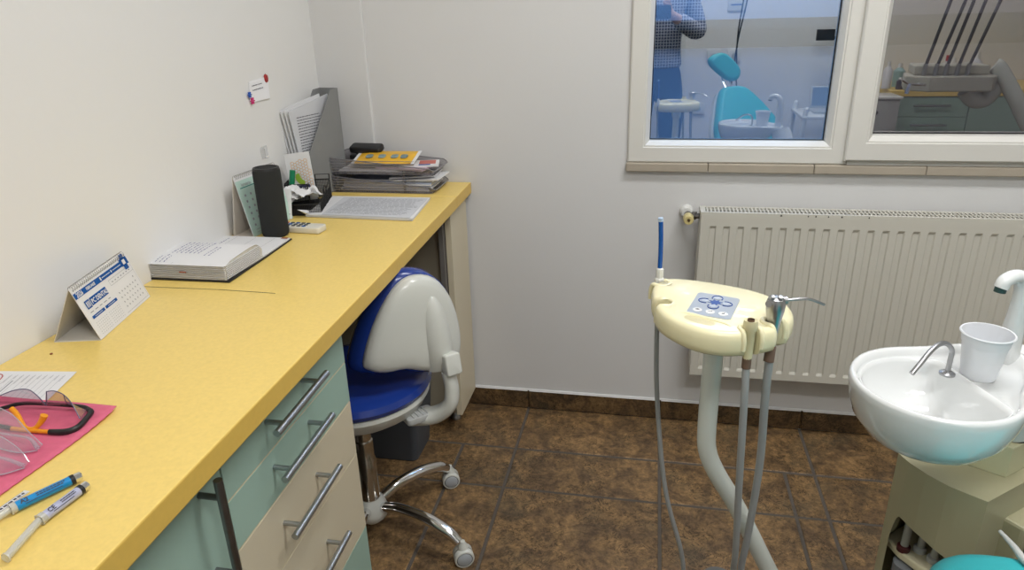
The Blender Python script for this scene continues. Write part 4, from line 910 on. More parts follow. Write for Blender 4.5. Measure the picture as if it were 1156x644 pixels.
# ------------------------------------------------------------------ photographer (seen mirrored in the left pane)
def skinned(name, verts, edges, radii, m, parent, root=0, lv=2):
    me = bpy.data.meshes.new(name); me.from_pydata([tuple(v) for v in verts], edges, []); me.update()
    o = bpy.data.objects.new(name, me); COL.objects.link(o); me.materials.append(m)
    s = o.modifiers.new('skin', 'SKIN'); s.use_smooth_shade = True
    for i, sv in enumerate(me.skin_vertices[0].data):
        r = radii[i]; sv.radius = r if isinstance(r, tuple) else (r, r); sv.use_root = (i == root)
    u = o.modifiers.new('sub', 'SUBSURF'); u.levels = lv; u.render_levels = lv
    if parent is not None:
        o.parent = parent; me.transform(PW(parent).inverted())
    return o
PX, PY = -0.060, -2.50
per = thing('person', 'person in a checked shirt and blue jeans holding up a phone', 'person', (PX, PY, 0.0))
def P(x, y, z): return V(PX+x, PY+y, z)
HL = V(-0.120, -2.150, 1.300); HRr = V(-0.010, -2.150, 1.300)   # wrists ends near phone
verts = [P(0, 0, 0.93), P(0, 0, 1.06), P(0, 0.0, 1.22), P(0, -0.01, 1.36), P(0, 0, 1.43), P(0, 0.015, 1.49), P(0, 0.02, 1.555), P(0, 0.025, 1.625), P(0, 0.015, 1.69)]
rad_ = [(0.115, 0.08), (0.125, 0.09), (0.15, 0.105), (0.14, 0.09), (0.07, 0.06), (0.052, 0.052), (0.075, 0.088), (0.082, 0.098), (0.05, 0.06)]
edges = [(i, i+1) for i in range(8)]
def chain(base, pts, rs):
    prev = base
    for p, r in zip(pts, rs):
        verts.append(p); rad_.append(r); edges.append((prev, len(verts)-1)); prev = len(verts)-1
    return prev
for s, wr in ((-1, V(-0.135, -2.185, 1.275)), (1, V(-0.005, -2.185, 1.275))):
    sh = P(0.175*s, -0.01, 1.375); el = P(0.245*s, 0.03, 1.15)
    e = chain(3, [sh, (sh+el)/2, el, (el*0.5+wr*0.5), wr], [0.052, 0.047, 0.040, 0.036, 0.026])
    palm = wr+V(0.012*-s, 0.022, 0.030); e2 = chain(e, [palm], [0.024])
    for k in range(4):
        b = palm+V(0.008*s, 0.008, -0.018+0.016*k); kn = b+V(0.018*s*0.2, 0.022, 0.004); tp = kn+V(-0.024*s, 0.012-0.004, 0.003)
        kn.y = min(kn.y, -2.128); tp.y = min(tp.y, -2.131)
        chain(e2, [b, kn, tp], [0.009, 0.0085, 0.007])
    chain(e2, [palm+V(-0.012*s, -0.006, 0.022), palm+V(-0.020*s, -0.004, 0.038)], [0.010, 0.008])
    hip = P(0.085*s, 0, 0.84); kn = P(0.105*s, 0.02, 0.48); an = P(0.115*s, -0.01, 0.09)
    chain(0, [hip, (hip+kn)/2, kn, (kn*0.55+an*0.45), an, an+V(0, 0.05, -0.045), an+V(0.01*s, 0.15, -0.055)], [0.070, 0.060, 0.046, 0.042, 0.032, 0.034, 0.028])
body = skinned('body', verts, edges, rad_, M_skin, per)
# clothes
def sub_skin(name, idx_chain, m, lv=2):
    return skinned(name, [c[0] for c in idx_chain[0]], idx_chain[1], [c[1] for c in idx_chain[0]], m, per, lv=lv)
sv = [(P(0, 0, 0.935), (0.172, 0.122)), (P(0, 0, 0.985), (0.165, 0.118)), (P(0, 0, 1.08), (0.152, 0.112)), (P(0, 0, 1.22), (0.163, 0.120)), (P(0, -0.01, 1.36), (0.152, 0.104)), (P(0, 0, 1.445), (0.075, 0.066))]
se = [(0, 1), (1, 2), (2, 3), (3, 4), (4, 5)]
for s, wr in ((-1, V(-0.135, -2.185, 1.275)), (1, V(-0.005, -2.185, 1.275))):
    sh = P(0.175*s, -0.01, 1.375); el = P(0.248*s, 0.03, 1.15); b = 4
    for p, r in ((sh, 0.066), ((sh+el)/2, 0.064), (el, 0.060), ((el*0.6+wr*0.4), 0.054), (el*0.25+wr*0.75, 0.046)):
        sv.append((p, r)); se.append((b, len(sv)-1)); b = len(sv)-1
sub_skin('shirt', (sv, se), M_shirt)
jv = [(P(0, 0, 1.00), (0.145, 0.105)), (P(0, 0, 0.96), (0.160, 0.112)), (P(0, 0, 0.90), (0.168, 0.118))]; je = [(0, 1), (1, 2)]
for s in (-1, 1):
    hip = P(0.088*s, 0, 0.84); kn = P(0.105*s, 0.02, 0.48); an = P(0.115*s, -0.01, 0.085); b = 2
    for p, r in ((hip, 0.104), ((hip+kn)/2, 0.092), (kn, 0.068), ((kn+an)/2, 0.064), (an, 0.055)):
        jv.append((p, r)); je.append((b, len(jv)-1)); b = len(jv)-1
sub_skin('jeans', (jv, je), M_jeans)
hv = [(P(0, -0.015, 1.60), (0.082, 0.082)), (P(0, -0.01, 1.67), (0.088, 0.098)), (P(0, 0.0, 1.715), (0.06, 0.075))]
sub_skin('hair', (hv, [(0, 1), (1, 2)]), M_hair)
bm = NB(); 
for s in (-1, 1): add_lathe(bm, [(0.011, -0.004), (0.008, 0.006), (0, 0.008)], seg=12, M=frame_xz(P(0.032*s, 0.118, 1.625), (1, 0, 0), (0, 1, 0)))
obj('eye', bm, M_white, per)
for s in (-1, 1):
    bm = NB(); an = P(0.115*s, -0.01, 0); add_prism(bm, smooth_poly([(an.x-0.045, an.y-0.06), (an.x-0.05, an.y+0.08), (an.x-0.03, an.y+0.19), (an.x+0.03, an.y+0.19), (an.x+0.05, an.y+0.08), (an.x+0.045, an.y-0.06)], 3), 0.0005, 0.08, bevel=0.02, seg=3); obj('shoe', bm, M_shoe, per)
ph = thing('phone', 'slim black phone held upright by the photographer', 'phone', (-0.069, -2.125, 1.31))
bm = NB(); add_prism(bm, rrect(0.152, 0.074, 0.008, 4), -0.004, 0.004, basis((-0.069, -2.1250, 1.282), (1, 0, 0), (0, 0, 1), (0, -1, 0)), bevel=0.0015); obj('phone_body', bm, M_black, ph)

# ------------------------------------------------------------------ things on the worktop
Z0 = CT+0.0006
def tent(name, label, near, far, v, h, apex_off, wbase, front_m, back_m, draw, group='desk calendars on the worktop'):
    """desk calendar: near/far = base corners (front side), v = unit vector from back to front"""
    near, far = Vector((*near, Z0)), Vector((*far, Z0)); u = (far-near).normalized(); L = (far-near).length; v = Vector((*v, 0)).normalized()
    t = thing(name, label, 'calendar', tuple((near+far)/2-v*wbase/2), group)
    A = near-v*apex_off+V(0, 0, h); B = near-v*wbase; th = 0.0012
    def sheet(p, q, nm, m_, off=0.0):
        d = (q-p); nrm = u.cross(d).normalized(); bm = NB(); pts = [p, q, q+u*L, p+u*L]
        lo = [bm.verts.new(x+nrm*off) for x in pts]; hi = [bm.verts.new(x+nrm*(off+th)) for x in pts]
        bm.faces.new(lo[::-1]); bm.faces.new(hi)
        for i in range(4): bm.faces.new((lo[i], lo[(i+1) % 4], hi[(i+1) % 4], hi[i]))
        return obj(nm, bm, m_, t, smooth=False)
    fr = sheet(near, A, 'calendar_page', front_m); sheet(A, B, 'back_board', back_m); sheet(B+V(0, 0, 0.0003), near+V(0, 0, 0.0003), 'base_board', back_m)
    y = (A-near).normalized(); z = u.cross(y).normalized()
    if z.dot(v) < 0: z = -z
    Mx = basis(near+z*0.0020, u, y, z); H = (A-near).length
    bm = NB(); k = 0; x = 0.006
    while x < L-0.004:
        c = A+u*x; pts = [c+v*0.0045*math.cos(q)+V(0, 0, 0.0052*math.sin(q)-0.001) for q in [2*PI*w_/10 for w_ in range(10)]]; add_tube(bm, pts+[pts[0]], 0.00055, 5, smooth=False, cap=False); x += 0.0062
    obj('ring_binding', bm, mat('wire_grey', (0.35, 0.34, 0.33), 0.35, 0.8), t)
    draw(Mx, L, H, fr, t)
    return t
def draw1(M, L, H, fr, t):
    bm = NB(); b = NB(); k = NB(); gy = NB()
    rect_on(bm, M, 0.0, H*0.80, L*0.86, H*0.905)
    # dental emblem: cross with rounded foot
    cx, cy = L*0.90, H*0.855
    rect_on(bm, M, cx-0.012, cy-0.006, cx+0.015, cy+0.008, 0.0002); rect_on(bm, M, cx-0.006, cy-0.014, cx+0.008, cy+0.016, 0.0002)
    rect_on(bm, M, L*0.07, H*0.545, L*0.145, H*0.70); rect_on(bm, M, L*0.155, H*0.555, L*0.44, H*0.70)
    rect_on(bm, M, L*0.06, H*0.36, L*0.27, H*0.415); rect_on(bm, M, L*0.29, H*0.36, L*0.50, H*0.415)
    obj('blue_print', bm, M_inkb, fr, smooth=False)
    def tx(bmx, s, size, x, y, bold=0.0003, xs=1.0): text_bm(bmx, s, size, M @ Matrix.Translation((x, y, 0.0004)), bold, xs=xs)
    tx(b, '2026', 0.0115, L*0.03, H*0.815, 0.0003, 0.85); tx(b, 'FEBRUARIE', 0.0072, L*0.19, H*0.828, 0.0002, 0.85)
    tx(b, 'PC DENTAL', 0.0115, L*0.165, H*0.583, 0.0003, 0.88)
    greek(b, M, L*0.47, H*0.84, L*0.62, H*0.865, 1, 0.0014, 0.0004, 0); greek(b, M, L*0.67, H*0.84, L*0.83, H*0.865, 1, 0.0014, 0.0004, 0)
    rect_on(b, M, L*0.435, H*0.82, L*0.455, H*0.885, 0.0004); rect_on(b, M, L*0.64, H*0.83, L*0.655, H*0.875, 0.0004)
    for q in range(3): rect_on(b, M, L*0.083+q*L*0.019, H*0.57, L*0.093+q*L*0.019, H*0.675, 0.0004)
    greek(b, M, L*0.10, H*0.38, L*0.23, H*0.395, 1, 0.001, 0.0004, 0); greek(b, M, L*0.33, H*0.38, L*0.46, H*0.395, 1, 0.001, 0.0004, 0)
    rect_on(b, M, cx-0.004, cy-0.004, cx+0.006, cy+0.005, 0.0004)
    obj('white_lettering', b, M_paper, fr, smooth=False)
    greek(k, M, L*0.07, H*0.46, L*0.45, H*0.50, 1, 0.0014, 0.0002, 0, 0.1, 0.14, 0.08)
    for r in range(5):
        for c in range(7):
            if r == 0 and c < 6: continue
            rect_on(k, M, L*(0.575+0.055*c), H*(0.52-0.095*r), L*(0.575+0.055*c)+0.0024, H*(0.52-0.095*r)+0.0028, 0.0002)
    for c in range(7): rect_on(k, M, L*(0.57+0.055*c), H*0.675, L*(0.57+0.055*c)+0.0045, H*0.675+0.0018, 0.0002)
    obj('black_lettering', k, M_inkg, fr, smooth=False)
    for (X, Y, W_, H_) in ((0.06, 0.06, 0.21, 0.26), (0.29, 0.06, 0.21, 0.26)):
        for r in range(6):
            for c in range(7): rect_on(gy, M, L*(X+W_*c/7), H*(Y+H_*r/6), L*(X+W_*c/7)+0.0016, H*(Y+H_*r/6)+0.0010, 0.0002)
    x0, x1, y0, y1 = L*0.53, L*0.975, H*0.05, H*0.74; w_ = 0.0005
    rect_on(gy, M, x0, H*0.635, x1, H*0.635+w_, 0.0002); rect_on(gy, M, x0, H*0.635, x0+w_, y1, 0.0002); rect_on(gy, M, x0, y1, x1, y1+w_, 0.0002); rect_on(gy, M, x1, y0, x1+w_, y1, 0.0002); rect_on(gy, M, x0, y0, x1, y0+w_, 0.0002)
    obj('grid_lines', gy, M_inkg, fr, smooth=False)
    hb = NB(); x = 0.006
    while x < L-0.004: rect_on(hb, M, x-0.0007, H*0.945, x+0.0009, H*0.967, 0.0002); x += 0.0062
    obj('punch_hole', hb, M_ink, fr, smooth=False)
tent('desk_calendar', 'white tent calendar for February 2026 with blue header bar and lettering', (-0.968, -1.197), (-1.016, -1.009), (0.969, 0.247), 0.092, 0.030, 0.076, M_paper, M_card, draw1)
def draw2(M, L, H, fr, t):
    bm = NB(); rect_on(bm, M, 0, 0, L, H*0.93); obj('mint_page', bm, M_litemint, fr, smooth=False)
    k = NB(); text_bm(k, 'Ianuarie', 0.012, M @ Matrix.Translation((L*0.10, H*0.83, 0.0004)), 0.0001)
    for r in range(6):
        for c in range(7): rect_on(k, M, L*(0.10+0.125*c), H*(0.66-0.10*r), L*(0.10+0.125*c)+0.006, H*(0.66-0.10*r)+0.0055, 0.0004)
    greek(k, M, L*0.1, H*0.03, L*0.8, H*0.12, 2, 0.0012, 0.0004)
    obj('black_lettering', k, M_inkg, fr, smooth=False)
    g_ = NB(); rect_on(g_, M, L*0.06, H*0.80, L*0.96, H*0.815, 0.0004); obj('teal_rule', g_, mat('dark_teal_ink', (0.03, 0.22, 0.2), 0.6), fr, smooth=False)
tent('desk_calendar', 'pale mint tent calendar standing behind the black speaker', (-1.016, -0.626), (-1.003, -0.452), (1, -0.05), 0.146, 0.030, 0.055, M_paper, M_cards, draw2)

# diary
di = thing('diary', 'thick open diary with black cover and handwritten white pages', 'diary', (-1.0, -0.78, Z0), None)
MD = basis((-1.096, -0.777, Z0), (0.9997, 0.0, 0), (0.0, 1, 0), (0, 0, 1)) @ Matrix.Rotation(math.radians(0.8), 4, 'Z')
bm = NB(); add_prism(bm, [(0.012, -0.147), (0.196, -0.147), (0.193, 0.002), (0.188, 0.142), (-0.0, 0.142), (0.006, 0.0)], 0.0, 0.003, MD, bevel=0.0008, seg=1); obj('cover', bm, M_black, di, smooth=False)
bm = NB()   # thick near block: profile along y, extruded along x
prof = [(-0.143, 0.0032), (-0.143, 0.012), (-0.141, 0.024), (-0.138, 0.034), (-0.120, 0.038), (-0.08, 0.040), (-0.045, 0.041), (-0.022, 0.040), (-0.008, 0.035), (0.001, 0.024), (0.003, 0.010), (0.001, 0.0032)]
RR = [[bm.verts.new(MD @ V(x+0.0022*(i % 2), y, z)) for i, (y, z) in enumerate(prof)] for x in (0.014, 0.06, 0.12, 0.187)]
for a, b in zip(RR, RR[1:]):
    for i in range(len(prof)-1): bm.faces.new((a[i], a[i+1], b[i+1], b[i]))
bm.faces.new(RR[0]); bm.faces.new(RR[-1][::-1])
pb = obj('page_block', bm, M_pages, di, smooth=False)
def pagecurve(bm, y0, y1, zf, x0=0.014, x1=0.189, n=14):
    R1 = []
    for i in range(n+1):
        y = y0+(y1-y0)*i/n; R1.append([bm.verts.new(MD @ V(x0, y, zf(y))), bm.verts.new(MD @ V(x1, y, zf(y)))])
    for a, b in zip(R1, R1[1:]): bm.faces.new((a[0], a[1], b[1], b[0]))
def ztop(y):
    ys = [p[0] for p in prof[3:10]]; zs_ = [p[1] for p in prof[3:10]]
    for i in range(len(ys)-1):
        if y <= ys[i+1]: return zs_[i]+(zs_[i+1]-zs_[i])*(y-ys[i])/(ys[i+1]-ys[i])+0.0006
    return zs_[-1]
bm = NB(); pagecurve(bm, -0.141, -0.004, ztop); o = obj('left_page', bm, M_paper, di); o['label'] = 'top page of the thick half'
bm = NB()   # loose page edges on front side
for i in range(9):
    z = 0.006+0.0035*i; box2(bm, (0.010+0.002*R.random(), -0.1455-0.001*R.random(), z), (0.188, -0.142, z+0.0006), MD); 
for i in range(8):
    z = 0.006+0.0038*i; box2(bm, (0.187, -0.140, z), (0.1895+0.001*R.random(), -0.004, z+0.0006), MD)
obj('page_edge', bm, M_paper, di, smooth=False)
bm = NB(); add_prism(bm, [(0.002, 0.004), (0.189, 0.004), (0.185, 0.138), (-0.002, 0.138)], 0.003, 0.0058, MD); obj('right_page', bm, M_paper, di, smooth=False)
bm = NB()
def hw(y0, y1, x0, x1, zf, rows):
    for r in range(rows):
        x = x0+(x1-x0)*(r+0.5)/rows; y = y0
        while y < y1:
            w_ = R.uniform(0.003, 0.009); z = zf(y); z2 = zf(y+w_)
            quad(bm, [MD @ V(x, y, z), MD @ V(x+0.0018, y, z), MD @ V(x+0.0018+R.uniform(-.001, .001), y+w_, z2), MD @ V(x+R.uniform(-.001, .001), y+w_, z2)]); y += w_+0.003
zf2 = lambda y: ztop(y)+0.0005
hw(-0.135, -0.105, 0.02, 0.05, zf2, 3); hw(-0.090, -0.02, 0.03, 0.10, zf2, 7); hw(-0.10, -0.05, 0.11, 0.13, zf2, 2)
hw(0.02, 0.05, 0.01, 0.03, lambda y: 0.0062, 3); hw(0.06, 0.12, 0.03, 0.04, lambda y: 0.0062, 1)
obj('handwriting', bm, M_inkbl, di, smooth=False)
bm = NB()
for x in (0.012+0.0, 0.066): quad(bm, [MD @ V(x, -0.14, zf2(-0.138)), MD @ V(x+0.0006, -0.14, zf2(-0.138)), MD @ V(x+0.0006, -0.07, zf2(-0.07)), MD @ V(x, -0.07, zf2(-0.07))])
for x in (0.05, 0.10, 0.15): rect_on(bm, MD, x, 0.01, x+0.0007, 0.13, 0.0063)
obj('ruled_line', bm, M_inkg, di, smooth=False)
bm = NB(); rect_on(bm, MD, 0.166, 0.128, 0.182, 0.1375, 0.0064); box2(bm, (0.085, -0.1462, 0.0175), (0.100, -0.1440, 0.0205), MD); obj('index_tab', bm, mat('rust_tab', (0.30, 0.07, 0.03), 0.6), di, smooth=False)

# speaker
spk = thing('bluetooth_speaker', 'charcoal cylindrical portable speaker in front of the mint calendar', 'speaker', (-0.968, -0.603, Z0))
bm = NB(); add_lathe(bm, [(0, 0.0), (0.026, 0.0), (0.031, 0.004), (0.0325, 0.010), (0.0325, 0.158), (0.0315, 0.164), (0.0285, 0.167), (0, 0.167)], (-0.968, -0.603, Z0), 40); obj('body', bm, M_fabric, spk)
bm = NB(); add_lathe(bm, [(0.0315, 0.1645), (0.0300, 0.1695), (0.0270, 0.170), (0.0255, 0.166), (0, 0.165)], (-0.968, -0.603, Z0), 40); obj('top_rim', bm, M_black, spk)

# remote
rm = thing('remote_control', 'small white remote control lying beside the speaker', 'remote', (-0.915, -0.562, Z0))
MR = frame_xz((-0.920, -0.562, Z0), (1, -0.06, 0), (0, 0, 1))
bm = NB(); add_prism(bm, rrect(0.118, 0.042, 0.006, 4), 0.0, 0.016, MR, bevel=0.003, seg=3); obj('case', bm, mat('off_white_remote', (0.72, 0.69, 0.60), 0.4), rm)
for i, (x, y, c) in enumerate([(a, b, 0) for a in (-0.045, -0.030, -0.015, 0.0, 0.014) for b in (-0.012, 0.0, 0.012)]):
    bm = NB(); add_box(bm, (x, y, 0.0168), (0.009, 0.0065, 0.002), MR, bevel=0.0006, seg=1); obj('button', bm, M_red if i == 2 else (M_inkb if i % 4 == 0 else mat('dark_button', (0.05, 0.06, 0.06), 0.5)), rm)

# printed papers stack
pp = [(-0.970, -0.440), (-1.000, -0.240), (-0.688, -0.232), (-0.668, -0.450)]
ps = thing('document_stack', 'stack of printed forms lying flat in front of the letter trays', 'documents', (-0.83, -0.34, Z0))
bm = NB()
for i in range(6):
    o_ = 0.004*(R.random()-0.5); add_prism(bm, [(x+o_, y+0.003*(R.random()-0.5)) for x, y in pp], Z0+0.0012*i, Z0+0.0012*i+0.0008)
obj('sheet', bm, M_paper, ps, smooth=False)
MP = frame_xz((-0.98, -0.44, Z0+0.0078), (0.30, -0.006, 0), (0, 0, 1))
bm = NB(); add_prism(bm, [(0.055, 0.002), (0.035, 0.185), (0.288, 0.198), (0.305, -0.002)], 0.0, 0.0006, MP); obj('top_form', bm, M_paperg, ps, smooth=False)
bm = NB(); greek(bm, MP, 0.06, 0.015, 0.29, 0.18, 15, 0.0036, 0.0008, 0.12, 0.03, 0.10, 0.012)
for y in (0.05, 0.10, 0.185): rect_on(bm, MP, 0.05, y, 0.285, y+0.001, 0.0008)
for x in (0.10, 0.17): rect_on(bm, MP, x, 0.01, x+0.001, 0.18, 0.0008)
obj('printed_lines', bm, M_inkg, ps, smooth=False)
bm = NB(); 
cv = [(-1.00, -0.395, Z0), (-0.985, -0.43, Z0+0.001), (-0.975, -0.44, Z0+0.012)]
f = bm.faces.new([bm.verts.new(p) for p in ((-0.952, -0.447, Z0+0.008), (-0.968, -0.444, Z0+0.009), (-0.985, -0.455, Z0+0.024))]); bm.faces.new([bm.verts.new(p) for p in ((-0.968, -0.444, Z0+0.009), (-0.966, -0.405, Z0+0.009), (-0.985, -0.455, Z0+0.024))]); obj('curled_corner', bm, M_paper, ps, smooth=False)

# mesh organiser
og = thing('desk_organizer', 'black wire-mesh desk organizer holding marker and tissues', 'organizer', (-1.0, -0.35, Z0))
MO = frame_xz((-1.010, -0.345, Z0), (1, 0.28, 0), (0, 0, 1))
def mesh_wall(bm, x0, y0, x1, y1, h0, h1=None, n=12, th=0.0005):
    h1 = h0 if h1 is None else h1
    a, b = V(x0, y0, 0), V(x1, y1, 0); L = (b-a).length; k = max(2, int(L/0.0038))
    for i in range(k+1):
        p = a+(b-a)*i/k; h = h0+(h1-h0)*i/k; add_tube(bm, [MO @ p, MO @ (p+V(0, 0, h))], th, 4, cap=False)
    r = int(max(h0, h1)/0.0038)
    for j in range(r+1):
        z = 0.0038*j; add_tube(bm, [MO @ (a+V(0, 0, z)), MO @ (b+V(0, 0, min(z, h1)))], th, 4, cap=False)
def rimrod(bm, pts, r=0.0018): add_tube(bm, [MO @ V(*p) for p in pts], r, 8, smooth=False)
bm = NB()
W2, D2 = 0.052, 0.085
for (x0, y0, x1, y1, h) in ((-W2, -D2, W2, -D2, 0.030), (W2, -D2, W2, D2, 0.040), (W2, D2, -W2, D2, 0.06), (-W2, D2, -W2, -D2, 0.06), (-W2, -0.02, 0.01, -0.02, 0.070), (0.01, -0.02, 0.01, 0.04, 0.070), (-W2, 0.04, 0.01, 0.04, 0.070), (-W2, -0.02, -W2, 0.04, 0.075)):
    mesh_wall(bm, x0, y0, x1, y1, h)
obj('mesh_wall', bm, M_mesh, og)
bm = NB()
rimrod(bm, [(-W2, -D2, 0.030), (W2, -D2, 0.030), (W2, -D2, 0.0), (W2, -D2, 0.03), (W2, -0.02, 0.04), (W2, D2, 0.06), (-W2, D2, 0.06), (-W2, -D2, 0.05), (-W2, -D2, 0)])
rimrod(bm, [(-W2, -0.02, 0.070), (0.01, -0.02, 0.070), (0.01, 0.04, 0.070), (-W2, 0.04, 0.070), (-W2, -0.02, 0.07)]); rimrod(bm, [(0.01, -0.02, 0), (0.01, -0.02, 0.07)])
rimrod(bm, [(W2, -0.02, 0.0), (W2, -0.02, 0.055), (W2, 0.0, 0.06), (W2, 0.02, 0.055), (W2, 0.02, 0)]); rimrod(bm, [(0.012, D2, 0.0), (0.012, D2, 0.075), (W2, D2, 0.075), (W2, D2, 0)])
obj('rim', bm, M_black, og)
bm = NB(); add_prism(bm, [(-W2, -D2), (W2, -D2), (W2, D2), (-W2, D2)], 0.0, 0.003, MO); obj('tray_floor', bm, M_black, og, smooth=False)
# green marker
mk = thing('marker', 'thick green marker standing in the mesh organizer', 'marker', tuple(MO @ V(-0.045, 0.0, 0.01)))
bm = NB(); a_ = MO @ V(-0.046, -0.010, 0.006); b_ = MO @ V(-0.028, -0.004, 0.108); add_tube(bm, [a_, a_.lerp(b_, 0.62)], 0.0065, 14); obj('barrel', bm, M_green, mk)
bm = NB(); add_tube(bm, [a_.lerp(b_, 0.60), b_], 0.0078, 16); obj('cap', bm, M_green, mk)
# tissues
bm = NB(); rr = random.Random(5); N_ = 9
def crum(bm, c, sx, sy, sz, rot):
    Mx = Matrix.Translation(c) @ Matrix.Rotation(rot, 4, 'Z'); g_ = []
    for i in range(N_):
        row = []
        for j_ in range(N_):
            u, v = i/(N_-1)-0.5, j_/(N_-1)-0.5
            row.append(bm.verts.new(Mx @ V(u*sx, v*sy, sz*(0.5+0.5*math.sin(u*5+v*3+rot*3))*(1-1.6*abs(v)*abs(u))+rr.uniform(-0.0018, 0.0018)+0.004*math.sin(u*14+v*9))))
        g_.append(row)
    for i in range(N_-1):
        for j_ in range(N_-1): bm.faces.new((g_[i][j_], g_[i+1][j_], g_[i+1][j_+1], g_[i][j_+1]))
crum(bm, MO @ V(-0.01, -0.058, 0.036), 0.105, 0.06, 0.030, 0.5); crum(bm, MO @ V(0.01, -0.050, 0.042), 0.085, 0.06, 0.028, 1.3); crum(bm, MO @ V(-0.025, -0.055, 0.048), 0.08, 0.055, 0.026, 2.3)
single('tissue', bm, M_paper, 'crumpled white tissues lying in the front of the organizer', 'tissue', smooth=True, angle=20)
# honeycomb card
hcd = thing('greeting_card', 'white card printed with orange honeycomb leaning in the organizer', 'card', (-1.01, -0.30, Z0))
ca_, cb_ = V(-0.978, -0.300, Z0+0.010), V(-1.035, -0.325, Z0+0.010)
cu_ = (ca_-cb_).normalized(); cup = V(-0.05, 0.085, 0.133).normalized(); cz = cu_.cross(cup).normalized(); cz = cz if cz.y < 0 else -cz
cu_ = V(0.99, 0.02, 0.13).normalized(); cup = V(-0.13, 0.14, 0.98); cup = (cup-cu_*cup.dot(cu_)).normalized(); cz = cu_.cross(cup)
MC = basis((-1.052, -0.350, 0.826), cu_, cup, cz) @ Matrix.Diagonal((1.12, 1.0, 1, 1))
bm = NB(); add_box(bm, (0.034, 0.066, 0), (0.068, 0.132, 0.001), MC); cd = obj('card_sheet', bm, M_paper, hcd, smooth=False)
bm = NB(); hr = 0.0048
for i in range(8):
    for j_ in range(12):
        x = 0.018+i*hr*1.5; y = 0.038+j_*hr*1.732+(hr*0.866 if i % 2 else 0)
        if x > 0.063 or y > 0.112 or (i < 3 and y < 0.06) or (x+y*0.2 > 0.078) or (i+j_) % 9 == 0: continue
        for k in range(6):
            p0 = V(x+hr*math.cos(k*PI/3), y+hr*math.sin(k*PI/3), 0.0009); p1 = V(x+hr*math.cos((k+1)*PI/3), y+hr*math.sin((k+1)*PI/3), 0.0009)
            nn = (p1-p0).cross(V(0, 0, 1)).normalized()*0.0006; quad(bm, [MC @ (p0-nn), MC @ (p1-nn), MC @ (p1+nn), MC @ (p0+nn)])
obj('honeycomb_print', bm, M_honey, cd, smooth=False)
bm = NB(); add_prism(bm, smooth_poly([(0.020, 0.062), (0.024, 0.075), (0.032, 0.074), (0.035, 0.062), (0.044, 0.052), (0.040, 0.044), (0.028, 0.048)], 3), 0.0008, 0.0012, MC); obj('green_print', bm, M_lime, cd, smooth=False)
bm = NB(); add_prism(bm, rrect(0.012, 0.02, 0.005, 4, 0.050, 0.034), 0.0008, 0.0014, MC); add_prism(bm, rrect(0.02, 0.008, 0.003, 4, 0.034, 0.038), 0.0008, 0.0012, MC); obj('blue_print', bm, mat('slate_blue_print', (0.05, 0.06, 0.16), 0.6), cd, smooth=False)
# leaflet with red dot next to speaker
lf = thing('leaflet', 'white leaflet with a red dot propped beside the speaker', 'leaflet', (-0.965, -0.485, Z0))
bm = NB(); ML = frame_xz((-0.985, -0.50, Z0), (0.8, 0.35, 0), (0.30, -0.62, 0.35)); ML = basis((-0.990, -0.512, Z0+0.001), (0.055, 0.020, 0), (-0.25, 0.55, 0.8), (0.25, -0.8, 0.5))
xq = V(0.98, 0.20, 0).normalized(); yq = V(-0.12, 0.34, 0.93); yq = (yq-xq*yq.dot(xq)).normalized(); ML = basis((-1.060, -0.478, Z0+0.001), xq, yq, xq.cross(yq))
add_box(bm, (0.032, 0.040, 0), (0.064, 0.080, 0.0008), ML); l_ = obj('sheet', bm, M_paper, lf, smooth=False)
bm = NB(); add_prism(bm, [(0.047+0.006*math.cos(t*PI/8), 0.036+0.006*math.sin(t*PI/8)) for t in range(16)], 0.0005, 0.001, ML); obj('red_dot', bm, M_red, l_, smooth=False)
bm = NB(); greek(bm, ML, 0.034, 0.004, 0.060, 0.022, 3, 0.0016, 0.0006); obj('printed_lines', bm, M_ink, l_, smooth=False)

# magazine holder
SH = V(-1.000, -0.088, Z0); ha = V(-0.20, -0.98, 0).normalized(); hp = V(-0.98, 0.20, 0).normalized()
mh = thing('magazine_file', 'grey card magazine file full of papers in the corner', 'file holder', tuple(SH+ha*0.09+hp*0.035))
MH = basis(SH, ha, hp, (0, 0, 1)) if False else Matrix(((ha.x, hp.x, 0, SH.x), (ha.y, hp.y, 0, SH.y), (0, 0, 1, SH.z), (0, 0, 0, 1)))
LH, WH, HH, HLo = 0.185, 0.064, 0.300, 0.135
prof_h = [(0, 0), (LH, 0), (LH, HLo), (LH-0.012, HLo+0.018), (0.055, 0.245), (0.0, HH)]
prof_h = [(0, 0), (LH, 0), (LH, HLo), (LH-0.020, HLo), (0.035, HH-0.002), (0.0, HH)]
for (y0, y1) in ((0.0, 0.0018), (WH-0.0018, WH)):
    bm = NB(); lo = [bm.verts.new(MH @ V(x, y0, z)) for x, z in prof_h]; hi = [bm.verts.new(MH @ V(x, y1, z)) for x, z in prof_h]
    bm.faces.new(lo); bm.faces.new(hi[::-1])
    for i in range(len(prof_h)): bm.faces.new((lo[i], lo[(i+1) % 6], hi[(i+1) % 6], hi[i]))
    obj('side_panel', bm, M_holder, mh, smooth=False)
bm = NB(); box2(bm, (0, 0, 0), (0.002, WH, HH), MH); box2(bm, (LH-0.002, 0, 0), (LH, WH, HLo), MH); box2(bm, (0, 0, 0), (LH, WH, 0.002), MH); obj('spine_panel', bm, M_holder, mh, smooth=False)
